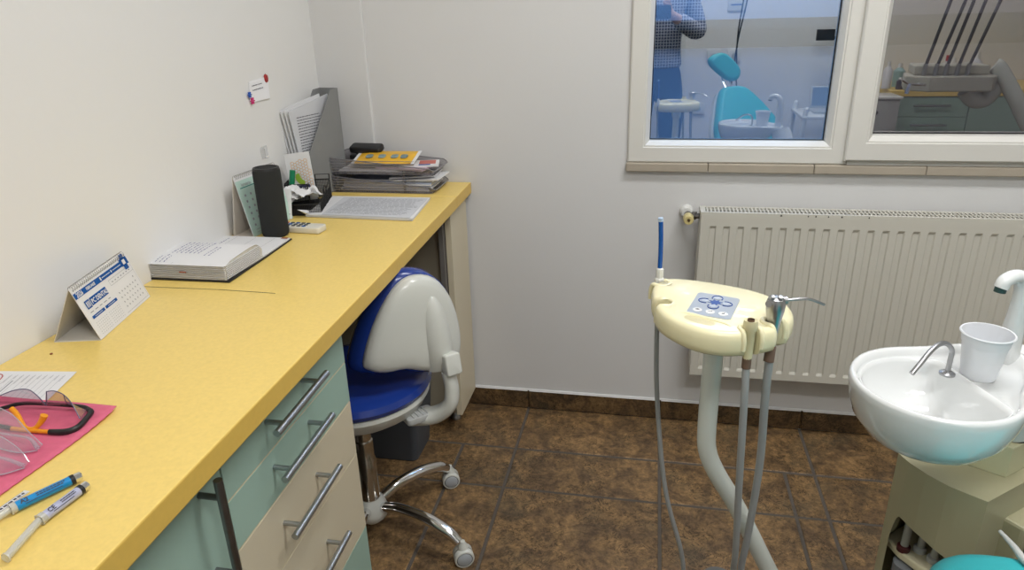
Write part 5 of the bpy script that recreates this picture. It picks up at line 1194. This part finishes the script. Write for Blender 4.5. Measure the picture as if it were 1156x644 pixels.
for i in range(5):
    lean = 0.02+0.008*i
    bm = NB(); off = 0.010+0.010*i
    pts = [(0.012, off, 0.004), (LH-0.008, off, 0.004), (LH+0.020+0.004*i, off+0.012, 0.255+0.003*(i % 2)), (0.022, off+0.012, 0.285-0.006*(i % 3))]
    a_ = [bm.verts.new(MH @ V(x, min(y, 0.062), z)) for x, y, z in pts]; b_ = [bm.verts.new(MH @ V(x, min(y, 0.062)+0.003, z)) for x, y, z in pts]
    bm.faces.new(a_); bm.faces.new(b_[::-1])
    for k in range(4): bm.faces.new((a_[k], a_[(k+1) % 4], b_[(k+1) % 4], b_[k]))
    s_ = single('document', bm, M_paperg if i == 0 else M_paper, ('printed form at the front of the grey magazine file', 'paper second from the front in the magazine file', 'paper in the middle of the magazine file', 'paper second from the wall in the magazine file', 'paper nearest the wall in the magazine file')[i], 'document', 'papers in the magazine file', smooth=False)
    if i == 0:
        q = [MH @ V(*p) for p in pts]; ux = (q[0]-q[1]).normalized(); uy = (q[2]-q[1]).normalized(); nz = ux.cross(uy).normalized(); nz = nz if nz.x > 0 else -nz
        uy = nz.cross(ux) if nz.cross(ux).z > 0 else -nz.cross(ux)
        MQ = basis(q[1]+nz*0.0006, ux, uy, nz)
        bm = NB(); greek(bm, MQ, 0.0, 0.03, 0.135, 0.235, 26, 0.0022, 0.0002, 0.2, 0.03, 0.1, 0.015); obj('printed_lines', bm, M_ink, s_, smooth=False)

# letter trays
def ltray(z0, label, near=-0.166):
    t = thing('letter_tray', label, 'letter tray', (-0.86, -0.09, z0), 'stacked smoke-grey letter trays')
    x0, x1, y0, y1 = -1.020, -0.700, near, -0.014; h = 0.048; th = 0.002
    bm = NB(); add_prism(bm, rrect(x1-x0, y1-y0, 0.012, 4, (x0+x1)/2, (y0+y1)/2), z0, z0+0.002); obj('tray_floor', bm, M_smoke, t, smooth=False)
    bm = NB(); a = rrect(x1-x0-0.01, y1-y0-0.01, 0.012, 4, (x0+x1)/2, (y0+y1)/2); b = rrect(x1-x0+0.012, y1-y0+0.004, 0.016, 4, (x0+x1)/2+0.004, (y0+y1)/2)
    def hh(x): return h*(1.0 if x < x1-0.09 else max(0.22, 1-((x-(x1-0.09))/0.10)**1.5*0.8))
    lo = [bm.verts.new((x, y, z0+0.001)) for x, y in a]; hi = [bm.verts.new((x, y, z0+hh(x))) for x, y in b]
    n = len(a)
    for i in range(n): bm.faces.new((lo[i], lo[(i+1) % n], hi[(i+1) % n], hi[i]))
    obj('tray_wall', bm, M_smoke, t)
    bm = NB(); pts = [v_ for v_ in [(x, y, z0+hh(x)) for x, y in b]]; add_tube(bm, pts+[pts[0]], 0.0016, 6, smooth=False)
    for q in range(5): 
        zq = z0+0.008+0.008*q; add_tube(bm, [(x0, y0-0.0005*q, zq), (x1-0.05, y0-0.0005*q, zq)], 0.0010, 5, smooth=False)
    obj('rim', bm, sheer('smoked_rim', (0.30, 0.29, 0.31), 0.35, 0.1, 0.3), t)
    return t
ltray(Z0, 'lower smoke-grey letter tray under the other, full of papers')
ltray(Z0+0.056, 'upper smoke-grey letter tray with a yellow packet and black punch')
bm = NB()
for (x, y) in ((-1.008, -0.152), (-1.008, -0.03), (-0.79, -0.152), (-0.79, -0.03)): add_tube(bm, [(x, y, Z0+0.002), (x, y, Z0+0.056)], 0.004, 8)
single('tray_riser', bm, M_smoke, 'clear riser posts between the two letter trays', 'riser')
def pstack(z, n, label, m_=M_paper, jx=0.02, x1=-0.712, grp='papers in the letter trays'):
    for i in range(n):
        bm = NB(); a = R.uniform(-0.03, 0.03); ox = R.uniform(-jx, jx*0.3)
        Mx = Matrix.Translation((-0.86+ox, -0.09, z+0.0045*i)) @ Matrix.Rotation(a, 4, 'Z')
        add_prism(bm, [(-0.13, -0.06), (0.15, -0.06), (0.15, 0.06), (-0.13, 0.06)], 0, 0.0038, Mx)
        single('paper_bundle', bm, m_ if i % 2 == 0 else mat('bluish_paper', (0.45, 0.50, 0.62), 0.7), label[i], 'papers', grp, smooth=False)
pstack(Z0+0.003, 6, ['lowest paper bundle in the lower tray', 'bluish bundle second from bottom of the lower tray', 'white bundle third from bottom of lower tray', 'bluish bundle fourth from bottom of lower tray', 'white bundle fifth from bottom of lower tray', 'bluish bundle on top of the lower tray'], jx=0.012)
for i, (dx, dy, dz, a) in enumerate(((0.0, 0.0, 0.0305, -0.10), (0.012, -0.008, 0.036, -0.02), (-0.01, 0.006, 0.0415, 0.07))):
    bm = NB(); Mx = Matrix.Translation((-0.755+dx, -0.09+dy, Z0+dz)) @ Matrix.Rotation(a, 4, 'Z') @ Matrix.Rotation(-0.05, 4, 'Y'); add_prism(bm, [(-0.08, -0.055), (0.062, -0.055), (0.062, 0.055), (-0.08, 0.055)], 0, 0.003, Mx)
    single('paper_sheet', bm, M_paper, ('bent white sheet lowest of three at the lower tray mouth', 'white sheet with blue edge at the lower tray mouth', 'top white sheet at the lower tray mouth')[i], 'papers', 'sheets at the tray mouth', smooth=False)
for i, (cx_, cy_, w_, h_, a, m_, lb) in enumerate(((-0.90, -0.09, 0.20, 0.11, 0.03, M_paper, 'white sheets on the floor of the upper tray'), (-0.80, -0.10, 0.16, 0.09, -0.2, mat('pink_print_paper', (0.62, 0.45, 0.52), 0.6, noise=(40, 0.3)), 'pinkish printed leaflet in the upper tray'), (-0.76, -0.09, 0.12, 0.08, 0.25, M_paper, 'white and red booklet at the upper tray mouth'))):
    bm = NB(); Mx = Matrix.Translation((cx_, cy_, Z0+0.0585+0.0065*i)) @ Matrix.Rotation(a, 4, 'Z'); add_prism(bm, [(-w_/2, -h_/2), (w_/2, -h_/2), (w_/2, h_/2), (-w_/2, h_/2)], 0, 0.0055, Mx)
    o = single('leaflet', bm, m_, lb, 'leaflet', smooth=False)
    if i == 2:
        bm = NB(); rect_on(bm, Mx, 0.0, -0.02, 0.05, 0.035, 0.0057); obj('red_print', bm, mat('salmon_print', (0.55, 0.16, 0.13), 0.6), o, smooth=False)
        bm = NB(); rect_on(bm, Mx, 0.0, -0.038, 0.035, -0.022, 0.0057); obj('blue_print', bm, M_inkb, o, smooth=False)
pk = thing('snack_packet', 'yellow foil packet lying in the upper letter tray', 'packet', (-0.85, -0.09, Z0+0.08))
bm = NB(); Mx = Matrix.Translation((-0.862, -0.092, Z0+0.086)) @ Matrix.Rotation(0.03, 4, 'Z') @ Matrix.Rotation(0.22, 4, 'X')
gr_ = []
for i in range(13):
    row = []
    for j_ in range(7):
        u, v = i/12-0.5, j_/6-0.5; row.append((u*0.185, v*0.095, 0.008*(1-(2*u)**4)*(1-(2*v)**2)))
    gr_.append(row)
for sgn in (1, -1):
    G = [[bm.verts.new(Mx @ V(x, y, z*sgn+0.008+(0.0005*math.sin(x*200) if sgn > 0 else 0))) for x, y, z in row] for row in gr_]
    for i in range(12):
        for j_ in range(6): bm.faces.new((G[i][j_], G[i+1][j_], G[i+1][j_+1], G[i][j_+1]))
bmesh.ops.remove_doubles(bm, verts=bm.verts, dist=0.0003)
obj('packet_body', bm, M_yelpack, pk)
bm = NB(); 
for x in (-0.094, 0.094): add_box(bm, (x, 0, 0.008), (0.010, 0.096, 0.0015), Mx)
obj('seal_strip', bm, M_paper, pk, smooth=False)
bm = NB()
for k, x in enumerate((-0.05, -0.01, 0.03, 0.06)):
    add_prism(bm, rrect(0.022, 0.026, 0.008, 3, x, -0.010), 0.0155, 0.0168, Mx)
obj('printed_patch', bm, mat('multicolour_patch', (0.22, 0.30, 0.30), 0.5, noise=(60, 0.8)), pk, smooth=False)
hp_ = thing('hole_punch', 'black hole punch resting at the back of the upper tray', 'hole punch', (-0.94, -0.045, Z0+0.085))
MHp = Matrix.Translation((-0.940, -0.052, Z0+0.082)) @ Matrix.Rotation(-0.1, 4, 'Z')
bm = NB(); add_box(bm, (0, 0, 0.006), (0.105, 0.045, 0.012), MHp, bevel=0.003); obj('base', bm, M_black, hp_)
bm = NB(); add_prism(bm, rrect(0.108, 0.040, 0.010, 4), 0.0, 0.020, MHp @ Matrix.Translation((0, 0, 0.022)) @ Matrix.Rotation(0.30, 4, 'X'), bevel=0.006, seg=3); obj('lever', bm, M_black, hp_)
bm = NB(); 
for x in (-0.03, 0.03): add_box(bm, (x, 0.005, 0.019), (0.014, 0.02, 0.018), MHp)
obj('punch_block', bm, M_dkmetal, hp_)

# wall note and magnets
def wpt(y, z, d=0.001): return V(wx(y)+d, y, z)
nt_ = thing('wall_note', 'small white handwritten note stuck on the left wall', 'note', tuple(wpt(-0.38, 1.135)))
bm = NB(); c = [wpt(-0.422, 1.158), wpt(-0.326, 1.164), wpt(-0.330, 1.108, 0.002), wpt(-0.430, 1.108)]; c2 = [p+V(0.0025, 0, 0) for p in c]; f_ = [quad(bm, c), quad(bm, c2)]; [quad(bm, (c[k], c[(k+1) % 4], c2[(k+1) % 4], c2[k])) for k in range(4)]; bmesh.ops.remove_doubles(bm, verts=bm.verts, dist=0.00005); o = obj('sheet', bm, mat('bright_note_paper', (0.90, 0.90, 0.93), 0.6), nt_, smooth=False)
bm = NB(); MN = basis(wpt(-0.425, 1.105, 0.0055), (-0.0227, 1, 0.04), (0, -0.04, 1), (1, 0.02, 0)); greek(bm, MN, 0.012, 0.026, 0.085, 0.048, 2, 0.0022, 0.0, 0.3, 0.05, 0.12, 0.03); obj('handwriting', bm, M_ink, o, smooth=False)
def flower(y, z, m_, lab, r=0.008):
    bm = NB(); Mf = basis(wpt(y, z, 0.0035), (0, 1, 0), (0, 0, 1), (1, 0, 0))
    pts = [(r*(0.72+0.28*math.cos(6*t*2*PI/48))*math.cos(t*2*PI/48), r*(0.72+0.28*math.cos(6*t*2*PI/48))*math.sin(t*2*PI/48)) for t in range(48)]
    add_prism(bm, pts, 0, 0.004, Mf); single('magnet', bm, m_, lab, 'magnet', 'small magnets on the wall note', smooth=False)
flower(-0.433, 1.128, mat('blue_flower', (0.02, 0.10, 0.45), 0.4), 'blue flower-shaped magnet on the lower edge of the note')
flower(-0.424, 1.112, mat('pink_flower', (0.60, 0.03, 0.18), 0.4), 'pink flower-shaped magnet under the blue one', 0.0095)
lb_ = thing('magnet', 'red ladybird magnet at the top corner of the note', 'magnet', tuple(wpt(-0.334, 1.160)), 'small magnets on the wall note')
Mf = basis(wpt(-0.336, 1.160, 0.003), (0, 1, 0), (0, 0, 1), (1, 0, 0))
bm = NB(); add_lathe(bm, [(0.0085, 0), (0.0075, 0.004), (0, 0.006)], seg=20, M=Mf, sy=1.3); obj('body', bm, mat('ladybird_red', (0.40, 0.03, 0.03), 0.35), lb_)
bm = NB()
for (x, y) in ((-0.003, 0.004), (0.003, 0.0), (-0.002, -0.005), (0.0, 0.011)): add_lathe(bm, [(0.0016, 0), (0, 0.001)], (x, y, 0.0048 if abs(y) < 0.01 else 0.001), 8, M=Mf)
obj('spot', bm, M_black, lb_)
bm = NB(); Mf = basis(wpt(-0.40, 0.975, 0.002), (0, 1, 0), (0, 0, 1), (1, 0, 0)); add_prism(bm, rrect(0.032, 0.032, 0.004, 3), 0, 0.001, Mf); add_tube(bm, [Mf @ V(0, 0.01, 0.002), Mf @ V(0, -0.012, 0.004), Mf @ V(0, -0.012, 0.012)], 0.0018, 8)
single('adhesive_hook', bm, mat('milky_clear_plastic', (0.8, 0.8, 0.8), 0.3, alpha=0.45), 'clear adhesive hook on the wall above the mint calendar', 'hook')

# form paper near the camera
MFm = basis((-0.921, -1.303, Z0), (-0.985, -0.145, 0), (0.20, -0.98, 0), (0, 0, 1)); MFm = Matrix(((-0.99, 0.28, 0, -0.921), (-0.13, -0.96, 0, -1.303), (0, 0, 1, Z0), (0, 0, 0, 1)))
fo = thing('printed_form', 'white printed form with a red oval stamp beside the pink napkin', 'form', (-0.98, -1.36, Z0))
bm = NB(); quad(bm, [MFm @ V(*p) for p in ((0, 0, 0.0005), (0.15, 0, 0.0005), (0.15, 0.17, 0.0005), (0, 0.17, 0.0005))]); s_ = obj('sheet', bm, M_paper, fo, smooth=False)
bm = NB()
for i in range(12): rect_on(bm, MFm, 0.014+0.0095*i, 0.015, 0.0145+0.0095*i, 0.16, 0.0008)
for i in range(10): rect_on(bm, MFm, 0.012+0.0095*i, 0.012, 0.0128+0.0095*i, 0.012+R.uniform(0.01, 0.03), 0.0009)
rect_on(bm, MFm, 0.085, 0.03, 0.087, 0.13, 0.0009)
obj('printed_lines', bm, M_inkg, s_, smooth=False)
bm = NB(); pts = [MFm @ V(0.118+0.010*math.cos(t*PI/10), 0.028+0.017*math.sin(t*PI/10), 0.0012) for t in range(21)]; add_tube(bm, pts, 0.0006, 5, smooth=False); pts = [MFm @ V(0.118+0.006*math.cos(t*PI/10), 0.028+0.011*math.sin(t*PI/10), 0.0012) for t in range(21)]; add_tube(bm, pts, 0.0005, 5, smooth=False); obj('red_stamp', bm, mat('stamp_red', (0.5, 0.05, 0.05), 0.6), s_)
# pink napkin
bm = NB(); NXn, NYn = 26, 80; G = []
for i in range(NXn+1):
    row = []
    for j_ in range(NYn+1):
        u, v = i/NXn, j_/NYn; x = -1.090+0.313*u; y = -1.393-0.30*v+0.001*math.sin(u*9)
        z = Z0+0.0010+0.0005*math.sin(v*NYn*1.57)+0.0012*(1-v)**10*4+0.0012*max(0, math.sin(u*4+1))*v*(1-v)*2
        row.append(bm.verts.new((x+0.004*math.sin(v*7)*(u-0.5), y, z)))
    G.append(row)
for i in range(NXn):
    for j_ in range(NYn): bm.faces.new((G[i][j_], G[i+1][j_], G[i+1][j_+1], G[i][j_+1]))
nk = single('napkin', bm, M_pink, 'pink crepe paper napkin spread under the safety glasses', 'napkin')
so_ = nk.modifiers.new('thick', 'SOLIDIFY'); so_.thickness = 0.0006; so_.offset = 1

# safety glasses : dark framed pair lying upside down
ZN = Z0+0.0032
def lens_sheet(bm, base, h, lean, sag=0.0, n=12, top=None, th=0.0012):
    """curved clear sheet standing on the base polyline"""
    P0 = catmull(base, n); N0 = len(P0); rows = []
    for k in range(7):
        t = k/6; rows.append([bm.verts.new(p+V(0, 0, h*(top(i/(N0-1)) if top else 1)*t)+Vector(lean)*(t*t)) for i, p in enumerate(P0)])
    for a, b in zip(rows, rows[1:]):
        for i in range(N0-1): bm.faces.new((a[i], a[i+1], b[i+1], b[i]))
    return [v.co.copy() for v in rows[-1]]
gl = thing('safety_glasses', 'safety glasses with black temples and orange nose piece on napkin', 'glasses', (-0.86, -1.44, ZN), 'safety glasses on the pink napkin')
def strip_sheet(bm, base, top, n=6):
    A = catmull(base, n); B = catmull(top, n); m = min(len(A), len(B)); rows = []
    for k in range(6):
        t = k/5; bulge = 4*t*(1-t)*0.003
        rows.append([bm.verts.new(A[i].lerp(B[i], t)+V(0.3*bulge, -bulge, 0)) for i in range(m)])
    for a, b in zip(rows, rows[1:]):
        for i in range(m-1): bm.faces.new((a[i], a[i+1], b[i+1], b[i]))
    return [v.co.copy() for v in rows[-1]]
LB = [[V(-0.950, -1.432, 0.822), V(-0.925, -1.420, 0.822), V(-0.900, -1.414, 0.822), V(-0.876, -1.413, 0.822), V(-0.866, -1.416, 0.824)],
      [V(-0.866, -1.416, 0.823), V(-0.850, -1.411, 0.822), V(-0.828, -1.409, 0.821), V(-0.808, -1.412, 0.820), V(-0.797, -1.428, 0.818)]]
LT = [[V(-0.915, -1.440, 0.846), V(-0.897, -1.428, 0.851), V(-0.882, -1.422, 0.850), V(-0.868, -1.424, 0.844), V(-0.858, -1.424, 0.830)],
      [V(-0.858, -1.417, 0.846), V(-0.842, -1.420, 0.850), V(-0.824, -1.424, 0.848), V(-0.806, -1.432, 0.840), V(-0.792, -1.440, 0.824)]]
for b_, t_ in zip(LB, LT):
    bm = NB(); top_ = strip_sheet(bm, b_, t_); ln = obj('lens', bm, sheer('smoky_lens', (0.50, 0.42, 0.50), 0.88, 0.06, 0.15), gl)
    bm = NB(); add_tube(bm, top_, 0.0007, 6, smooth=False); 
    if b_ is LB[1]: add_tube(bm, [b_[2], b_[2].lerp(t_[2], 0.5)+V(-0.001, -0.004, 0), t_[2]], 0.0006, 6); add_tube(bm, [b_[0], t_[0]], 0.0008, 6, smooth=False)
    obj('lens_edge', bm, M_lensline, ln)
bm = NB(); add_tube(bm, [(-0.945, -1.440, 0.817), (-0.925, -1.422, 0.819), (-0.905, -1.413, 0.821), (-0.86, -1.409, 0.821), (-0.82, -1.407, 0.820), (-0.806, -1.409, 0.818)], 0.0028, 10); obj('brow_bar', bm, M_black, gl)
bm = NB(); add_tube(bm, [(-0.808, -1.409, 0.818), (-0.800, -1.413, 0.817), (-0.796, -1.425, 0.816), (-0.792, -1.444, 0.8150), (-0.795, -1.455, 0.8150), (-0.805, -1.460, 0.8150), (-0.821, -1.462, 0.815)], [0.0030, 0.0038, 0.0036, 0.0040, 0.0042, 0.0042, 0.0038], 10); obj('temple', bm, M_black, gl)
bm = NB(); add_tube(bm, [(-0.820, -1.462, 0.8150), (-0.85, -1.463, 0.8150), (-0.878, -1.463, 0.815)], 0.0029, 10); o = obj('temple_inlay', bm, M_orange, gl); o['label'] = 'orange inlay of the temple'
bm = NB(); add_tube(bm, [(-0.878, -1.463, 0.815), (-0.90, -1.460, 0.815), (-0.93, -1.455, 0.815)], 0.0028, 10); obj('temple_tip', bm, M_black, gl)
bm = NB(); add_tube(bm, [(-0.889, -1.446, 0.834), (-0.878, -1.450, 0.828), (-0.862, -1.459, 0.818), (-0.851, -1.462, 0.8165), (-0.843, -1.459, 0.818), (-0.837, -1.453, 0.826), (-0.834, -1.451, 0.832)], [0.0036, 0.0034, 0.0028, 0.0026, 0.0030, 0.0042, 0.0048], 10); o = obj('nose_piece', bm, M_orange, gl); o['label'] = 'orange rubber nose piece'
def clear_pair(label, base, top, temples):
    t = thing('safety_glasses', label, 'glasses', tuple(base[1]), 'safety glasses on the pink napkin')
    bm = NB(); top_ = strip_sheet(bm, base, top, 8); ln = obj('lens', bm, M_clear, t)
    bm = NB(); add_tube(bm, top_, 0.0006, 6, smooth=False); add_tube(bm, catmull(base, 8), 0.0008, 6, smooth=False); obj('lens_edge', bm, sheer('clear_edge', (0.62, 0.60, 0.68), 0.4, 0.05, 0.4), ln)
    for p in temples:
        bm = NB(); add_tube(bm, p, [0.0030]+[0.0022]*(len(p)-1), 8, sx=0.6); obj('temple', bm, M_clear, t)
ZB = 0.8145
clear_pair('clear safety glasses between the dark-framed pair and the nearest clear pair', [V(-0.945, -1.478, ZB), V(-0.905, -1.492, ZB), V(-0.860, -1.503, ZB), V(-0.823, -1.508, ZB), V(-0.803, -1.500, ZB)], [V(-0.930, -1.462, 0.846), V(-0.898, -1.462, 0.848), V(-0.858, -1.472, 0.843), V(-0.822, -1.488, 0.832), V(-0.800, -1.494, 0.819)], [[V(-0.803, -1.499, 0.817), V(-0.83, -1.484, 0.819), V(-0.87, -1.477, 0.816), V(-0.93, -1.472, 0.8150)]])
clear_pair('clear safety glasses nearest the syringes on the pink napkin', [V(-0.930, -1.545, ZB), V(-0.885, -1.556, ZB), V(-0.845, -1.560, ZB), V(-0.808, -1.551, ZB), V(-0.789, -1.534, ZB)], [V(-0.905, -1.508, 0.840), V(-0.870, -1.510, 0.845), V(-0.835, -1.515, 0.843), V(-0.803, -1.522, 0.832), V(-0.787, -1.528, 0.819)], [[V(-0.79, -1.533, 0.817), V(-0.83, -1.525, 0.818), V(-0.88, -1.520, 0.8155), V(-0.93, -1.518, 0.815)]])

# composite syringes
def syringe(label, tip, fl, end, band_m, capm, txt):
    tip, fl, end = (Vector((*p, Z0+0.0066)) for p in (tip, fl, end)); d = (tip-fl).normalized()
    t = thing('composite_syringe', label, 'syringe', tuple(fl.lerp(tip, 0.5)-V(0, 0, 0.0058)), 'composite syringes on the worktop')
    L = (tip-fl).length; Mx = frame_xz(fl, (0, 0, 1), d)
    bm = NB(); add_lathe(bm, [(0, 0.006), (0.0056, 0.006), (0.0056, L-0.012), (0, L-0.012)], seg=24, M=Mx); b_ = obj('barrel', bm, band_m, t)
    bm = NB(); add_lathe(bm, [(0, L-0.0125), (0.0060, L-0.0125), (0.0060, L-0.008), (0, L-0.008)], seg=24, M=Mx); obj('cap_ring', bm, M_black, t)
    bm = NB(); add_lathe(bm, [(0, L-0.008), (0.0055, L-0.008), (0.0053, L-0.001), (0.0043, L), (0, L)], seg=24, M=Mx); obj('cap', bm, capm, t)
    bm = NB(); add_lathe(bm, [(0, 0.0), (0.0063, 0.0), (0.0063, 0.006), (0, 0.006)], seg=20, M=Mx)
    add_prism(bm, [(-0.0045, -0.011), (0.0045, -0.011), (0.0055, 0.011), (-0.0045, 0.011)], 0.0, 0.0015, Mx @ Matrix.Rotation(math.radians(90), 4, 'Z') @ Matrix.Diagonal((0.5, 1, 1, 1)) @ Matrix.Rotation(math.radians(90), 4, 'Z')); obj('finger_flange', bm, M_syr, t)
    e2 = Vector((end.x, end.y, end.z)); bm = NB(); add_tube(bm, [fl, e2], 0.0042, 10, smooth=False); add_tube(bm, [fl-d*0.001, e2+(fl-e2).normalized()*0.002], 0.0016, 4, smooth=False); add_lathe(bm, [(0, 0), (0.0055, 0), (0.0055, 0.0015), (0, 0.0015)], seg=20, M=frame_xz(e2, (0, 0, 1), d)); obj('plunger', bm, M_syr, t)
    # printed lettering wrapped on upper side: small bars + text
    up = V(0.45, -0.35, 0.80); z = (up-d*up.dot(d)).normalized(); x = d; y = z.cross(x); Mt = basis(fl+z*0.00575, x, y, z)
    bm = NB(); text_bm(bm, txt, 0.0070, Mt @ Matrix.Translation((0.010, -0.0022, 0.0003)), 0.0002)
    greek(bm, Mt, 0.026, -0.0022, L-0.018, 0.0024, 2, 0.0013, 0.0003, 0.1)
    rect_on(bm, Mt, 0.014, -0.0040, L-0.022, -0.0026, -0.0012); obj('lettering', bm, M_ink if capm is M_chrome and band_m is not M_syrblue else M_ink, b_, smooth=False)
    return t
M_syrblue = mat('cyan_blue_label', (0.008, 0.26, 0.60), 0.3, noise=(200, 0.1)); M_syrw = mat('pale_violet_label', (0.42, 0.44, 0.60), 0.35, noise=(100, 0.1))
syringe('blue-labelled composite syringe lying left of the pale one', (-0.706, -1.538), (-0.739, -1.604), (-0.752, -1.665), M_syrblue, M_chrome, 'A2')
syringe('pale violet-labelled composite syringe lying right of the blue one', (-0.686, -1.552), (-0.692, -1.614), (-0.680, -1.668), M_syrw, M_chrome, 'CE')
# printed strip
bm = NB(); Msl = basis((-0.7545, -1.567, Z0+0.0004), (-0.15, -0.98, 0), (0.98, -0.15, 0), (0, 0, -1)); Msl = basis((-0.758, -1.566, Z0+0.0006), (-0.10, -1, 0), (1, -0.10, 0), (0, 0, 1))
Msl = Matrix(((-0.08, 1, 0, -0.7595), (-1, -0.08, 0, -1.566), (0, 0, 1, Z0+0.0006), (0, 0, 0, 1)))
quad(bm, [Msl @ V(*p) for p in ((0, 0, 0), (0.075, 0, 0), (0.075, 0.0085, 0), (0, 0.0085, 0))]); sl = obj('label_strip', bm, M_paper, smooth=False); tag(sl, 'narrow white printed label strip beside the blue syringe', 'label')
bm = NB(); greek(bm, Msl, 0.004, 0.002, 0.072, 0.0065, 1, 0.0032, 0.0002, 0.0, 0.04, 0.09, 0.02)
for y in (0.0006, 0.0074): rect_on(bm, Msl, 0.002, y, 0.074, y+0.0004, 0.0002)
obj('printed_letters', bm, M_ink, sl, smooth=False)
bm = NB(); add_lathe(bm, [(0.0024, 0), (0.002, 0.0012), (0, 0.0016)], (-1.012, -1.255, Z0), 7); single('crumb', bm, mat('rust_crumb', (0.25, 0.08, 0.03), 0.8), 'tiny rust-coloured crumb on the worktop in front of the calendar', 'crumb')
# foot control on the floor
fc = thing('foot_control', 'round grey foot control on the floor under the tray hoses', 'foot control', (0.135, -0.735, 0))
bm = NB(); add_lathe(bm, [(0, 0.0005), (0.045, 0.0005), (0.045, 0.012), (0.038, 0.022), (0.0, 0.026)], (0.137, -0.737, 0), 32); obj('pedal_disc', bm, mat('grey_pedal', (0.13, 0.135, 0.135), 0.5), fc)
bm = NB(); add_tube(bm, [(0.18, -0.75, 0.010), (0.25, -0.80, 0.010), (0.38, -0.90, 0.010), (0.45, -0.92, 0.03)], 0.005, 8); obj('cable', bm, M_hose, fc)
# white suction nozzle crossing in front of the chair
ng = thing('hose_handle', 'white tapered suction hose handle above the teal chair', 'handpiece', (0.42, -1.26, 0.66))
bm = NB(); add_tube(bm, [(0.432, -1.215, 0.616), (0.440, -1.240, 0.612), (0.448, -1.262, 0.606), (0.47, -1.30, 0.605)], [0.0025, 0.0042, 0.0055, 0.006], 14); obj('handle_body', bm, mat('white_handle', (0.55, 0.54, 0.52), 0.35), ng)

# ------------------------------------------------------------------ lights
def area(name, loc, rot, size, power, col=(1, 1, 1)):
    l = bpy.data.lights.new(name, 'AREA'); l.shape = 'RECTANGLE'; l.size, l.size_y = size; l.energy = power; l.color = col
    o = bpy.data.objects.new(name, l); COL.objects.link(o); o.location = loc; o.rotation_euler = rot; return o
for i, (x, y, e) in enumerate(((0.55, -0.95, 20), (0.55, -2.35, 20))):
    cl = thing('ceiling_light', ('ceiling light panel nearer the window wall', 'ceiling light panel over the photographer')[i], 'ceiling light', (x, y, ZC-0.03), 'ceiling light panels')
    bm = NB(); box2(bm, (x-0.62, y-0.17, ZC-0.035), (x+0.62, y+0.17, ZC-0.001), bevel=0.004); obj('housing', bm, M_white, cl, smooth=False)
    bm = NB(); box2(bm, (x-0.59, y-0.14, ZC-0.038), (x+0.59, y+0.14, ZC-0.034)); obj('diffuser', bm, M_lamp, cl, smooth=False)
    area('ceiling_lamp', (x, y, ZC-0.045), (0, 0, 0), (1.15, 0.27), e, (1.0, 0.995, 0.985))
area('added_yard_light', (0.6, 0.36, 2.5), (0, 0, 0), (2.6, 0.3), 30, (0.62, 0.80, 1.0))  # added light with no visible source, brightens the wall behind the glass
w = bpy.data.worlds.new('World'); scene.world = w; w.use_nodes = True
w.node_tree.nodes['Background'].inputs[0].default_value = (0.75, 0.82, 0.9, 1); w.node_tree.nodes['Background'].inputs[1].default_value = 0.3

# ------------------------------------------------------------------ camera
f_px, cx_, cy_, cz_, yaw, pitch, roll = 784.733, -0.06877, -2.10241, 1.30830, 0.2029, 0.3750, -0.0292
cam = bpy.data.cameras.new('camera'); co = bpy.data.objects.new('camera', cam); COL.objects.link(co)
cam.sensor_fit = 'HORIZONTAL'; cam.sensor_width = 36.0; cam.lens = 36.0*f_px/1156.0; cam.clip_start = 0.02; cam.clip_end = 50
fwd = V(-math.sin(yaw)*math.cos(pitch), math.cos(yaw)*math.cos(pitch), -math.sin(pitch)); rt = V(math.cos(yaw), math.sin(yaw), 0); up = rt.cross(fwd)
r_ = rt*math.cos(roll)+up*math.sin(roll); u_ = -rt*math.sin(roll)+up*math.cos(roll)
co.matrix_world = Matrix(((r_.x, u_.x, -fwd.x, cx_), (r_.y, u_.y, -fwd.y, cy_), (r_.z, u_.z, -fwd.z, cz_), (0, 0, 0, 1)))
scene.camera = co
scene.view_settings.view_transform = 'Standard'; scene.view_settings.look = 'None'; scene.view_settings.exposure = 0.0; scene.view_settings.gamma = 1.0
scene.cycles.max_bounces = 10; scene.cycles.transparent_max_bounces = 24
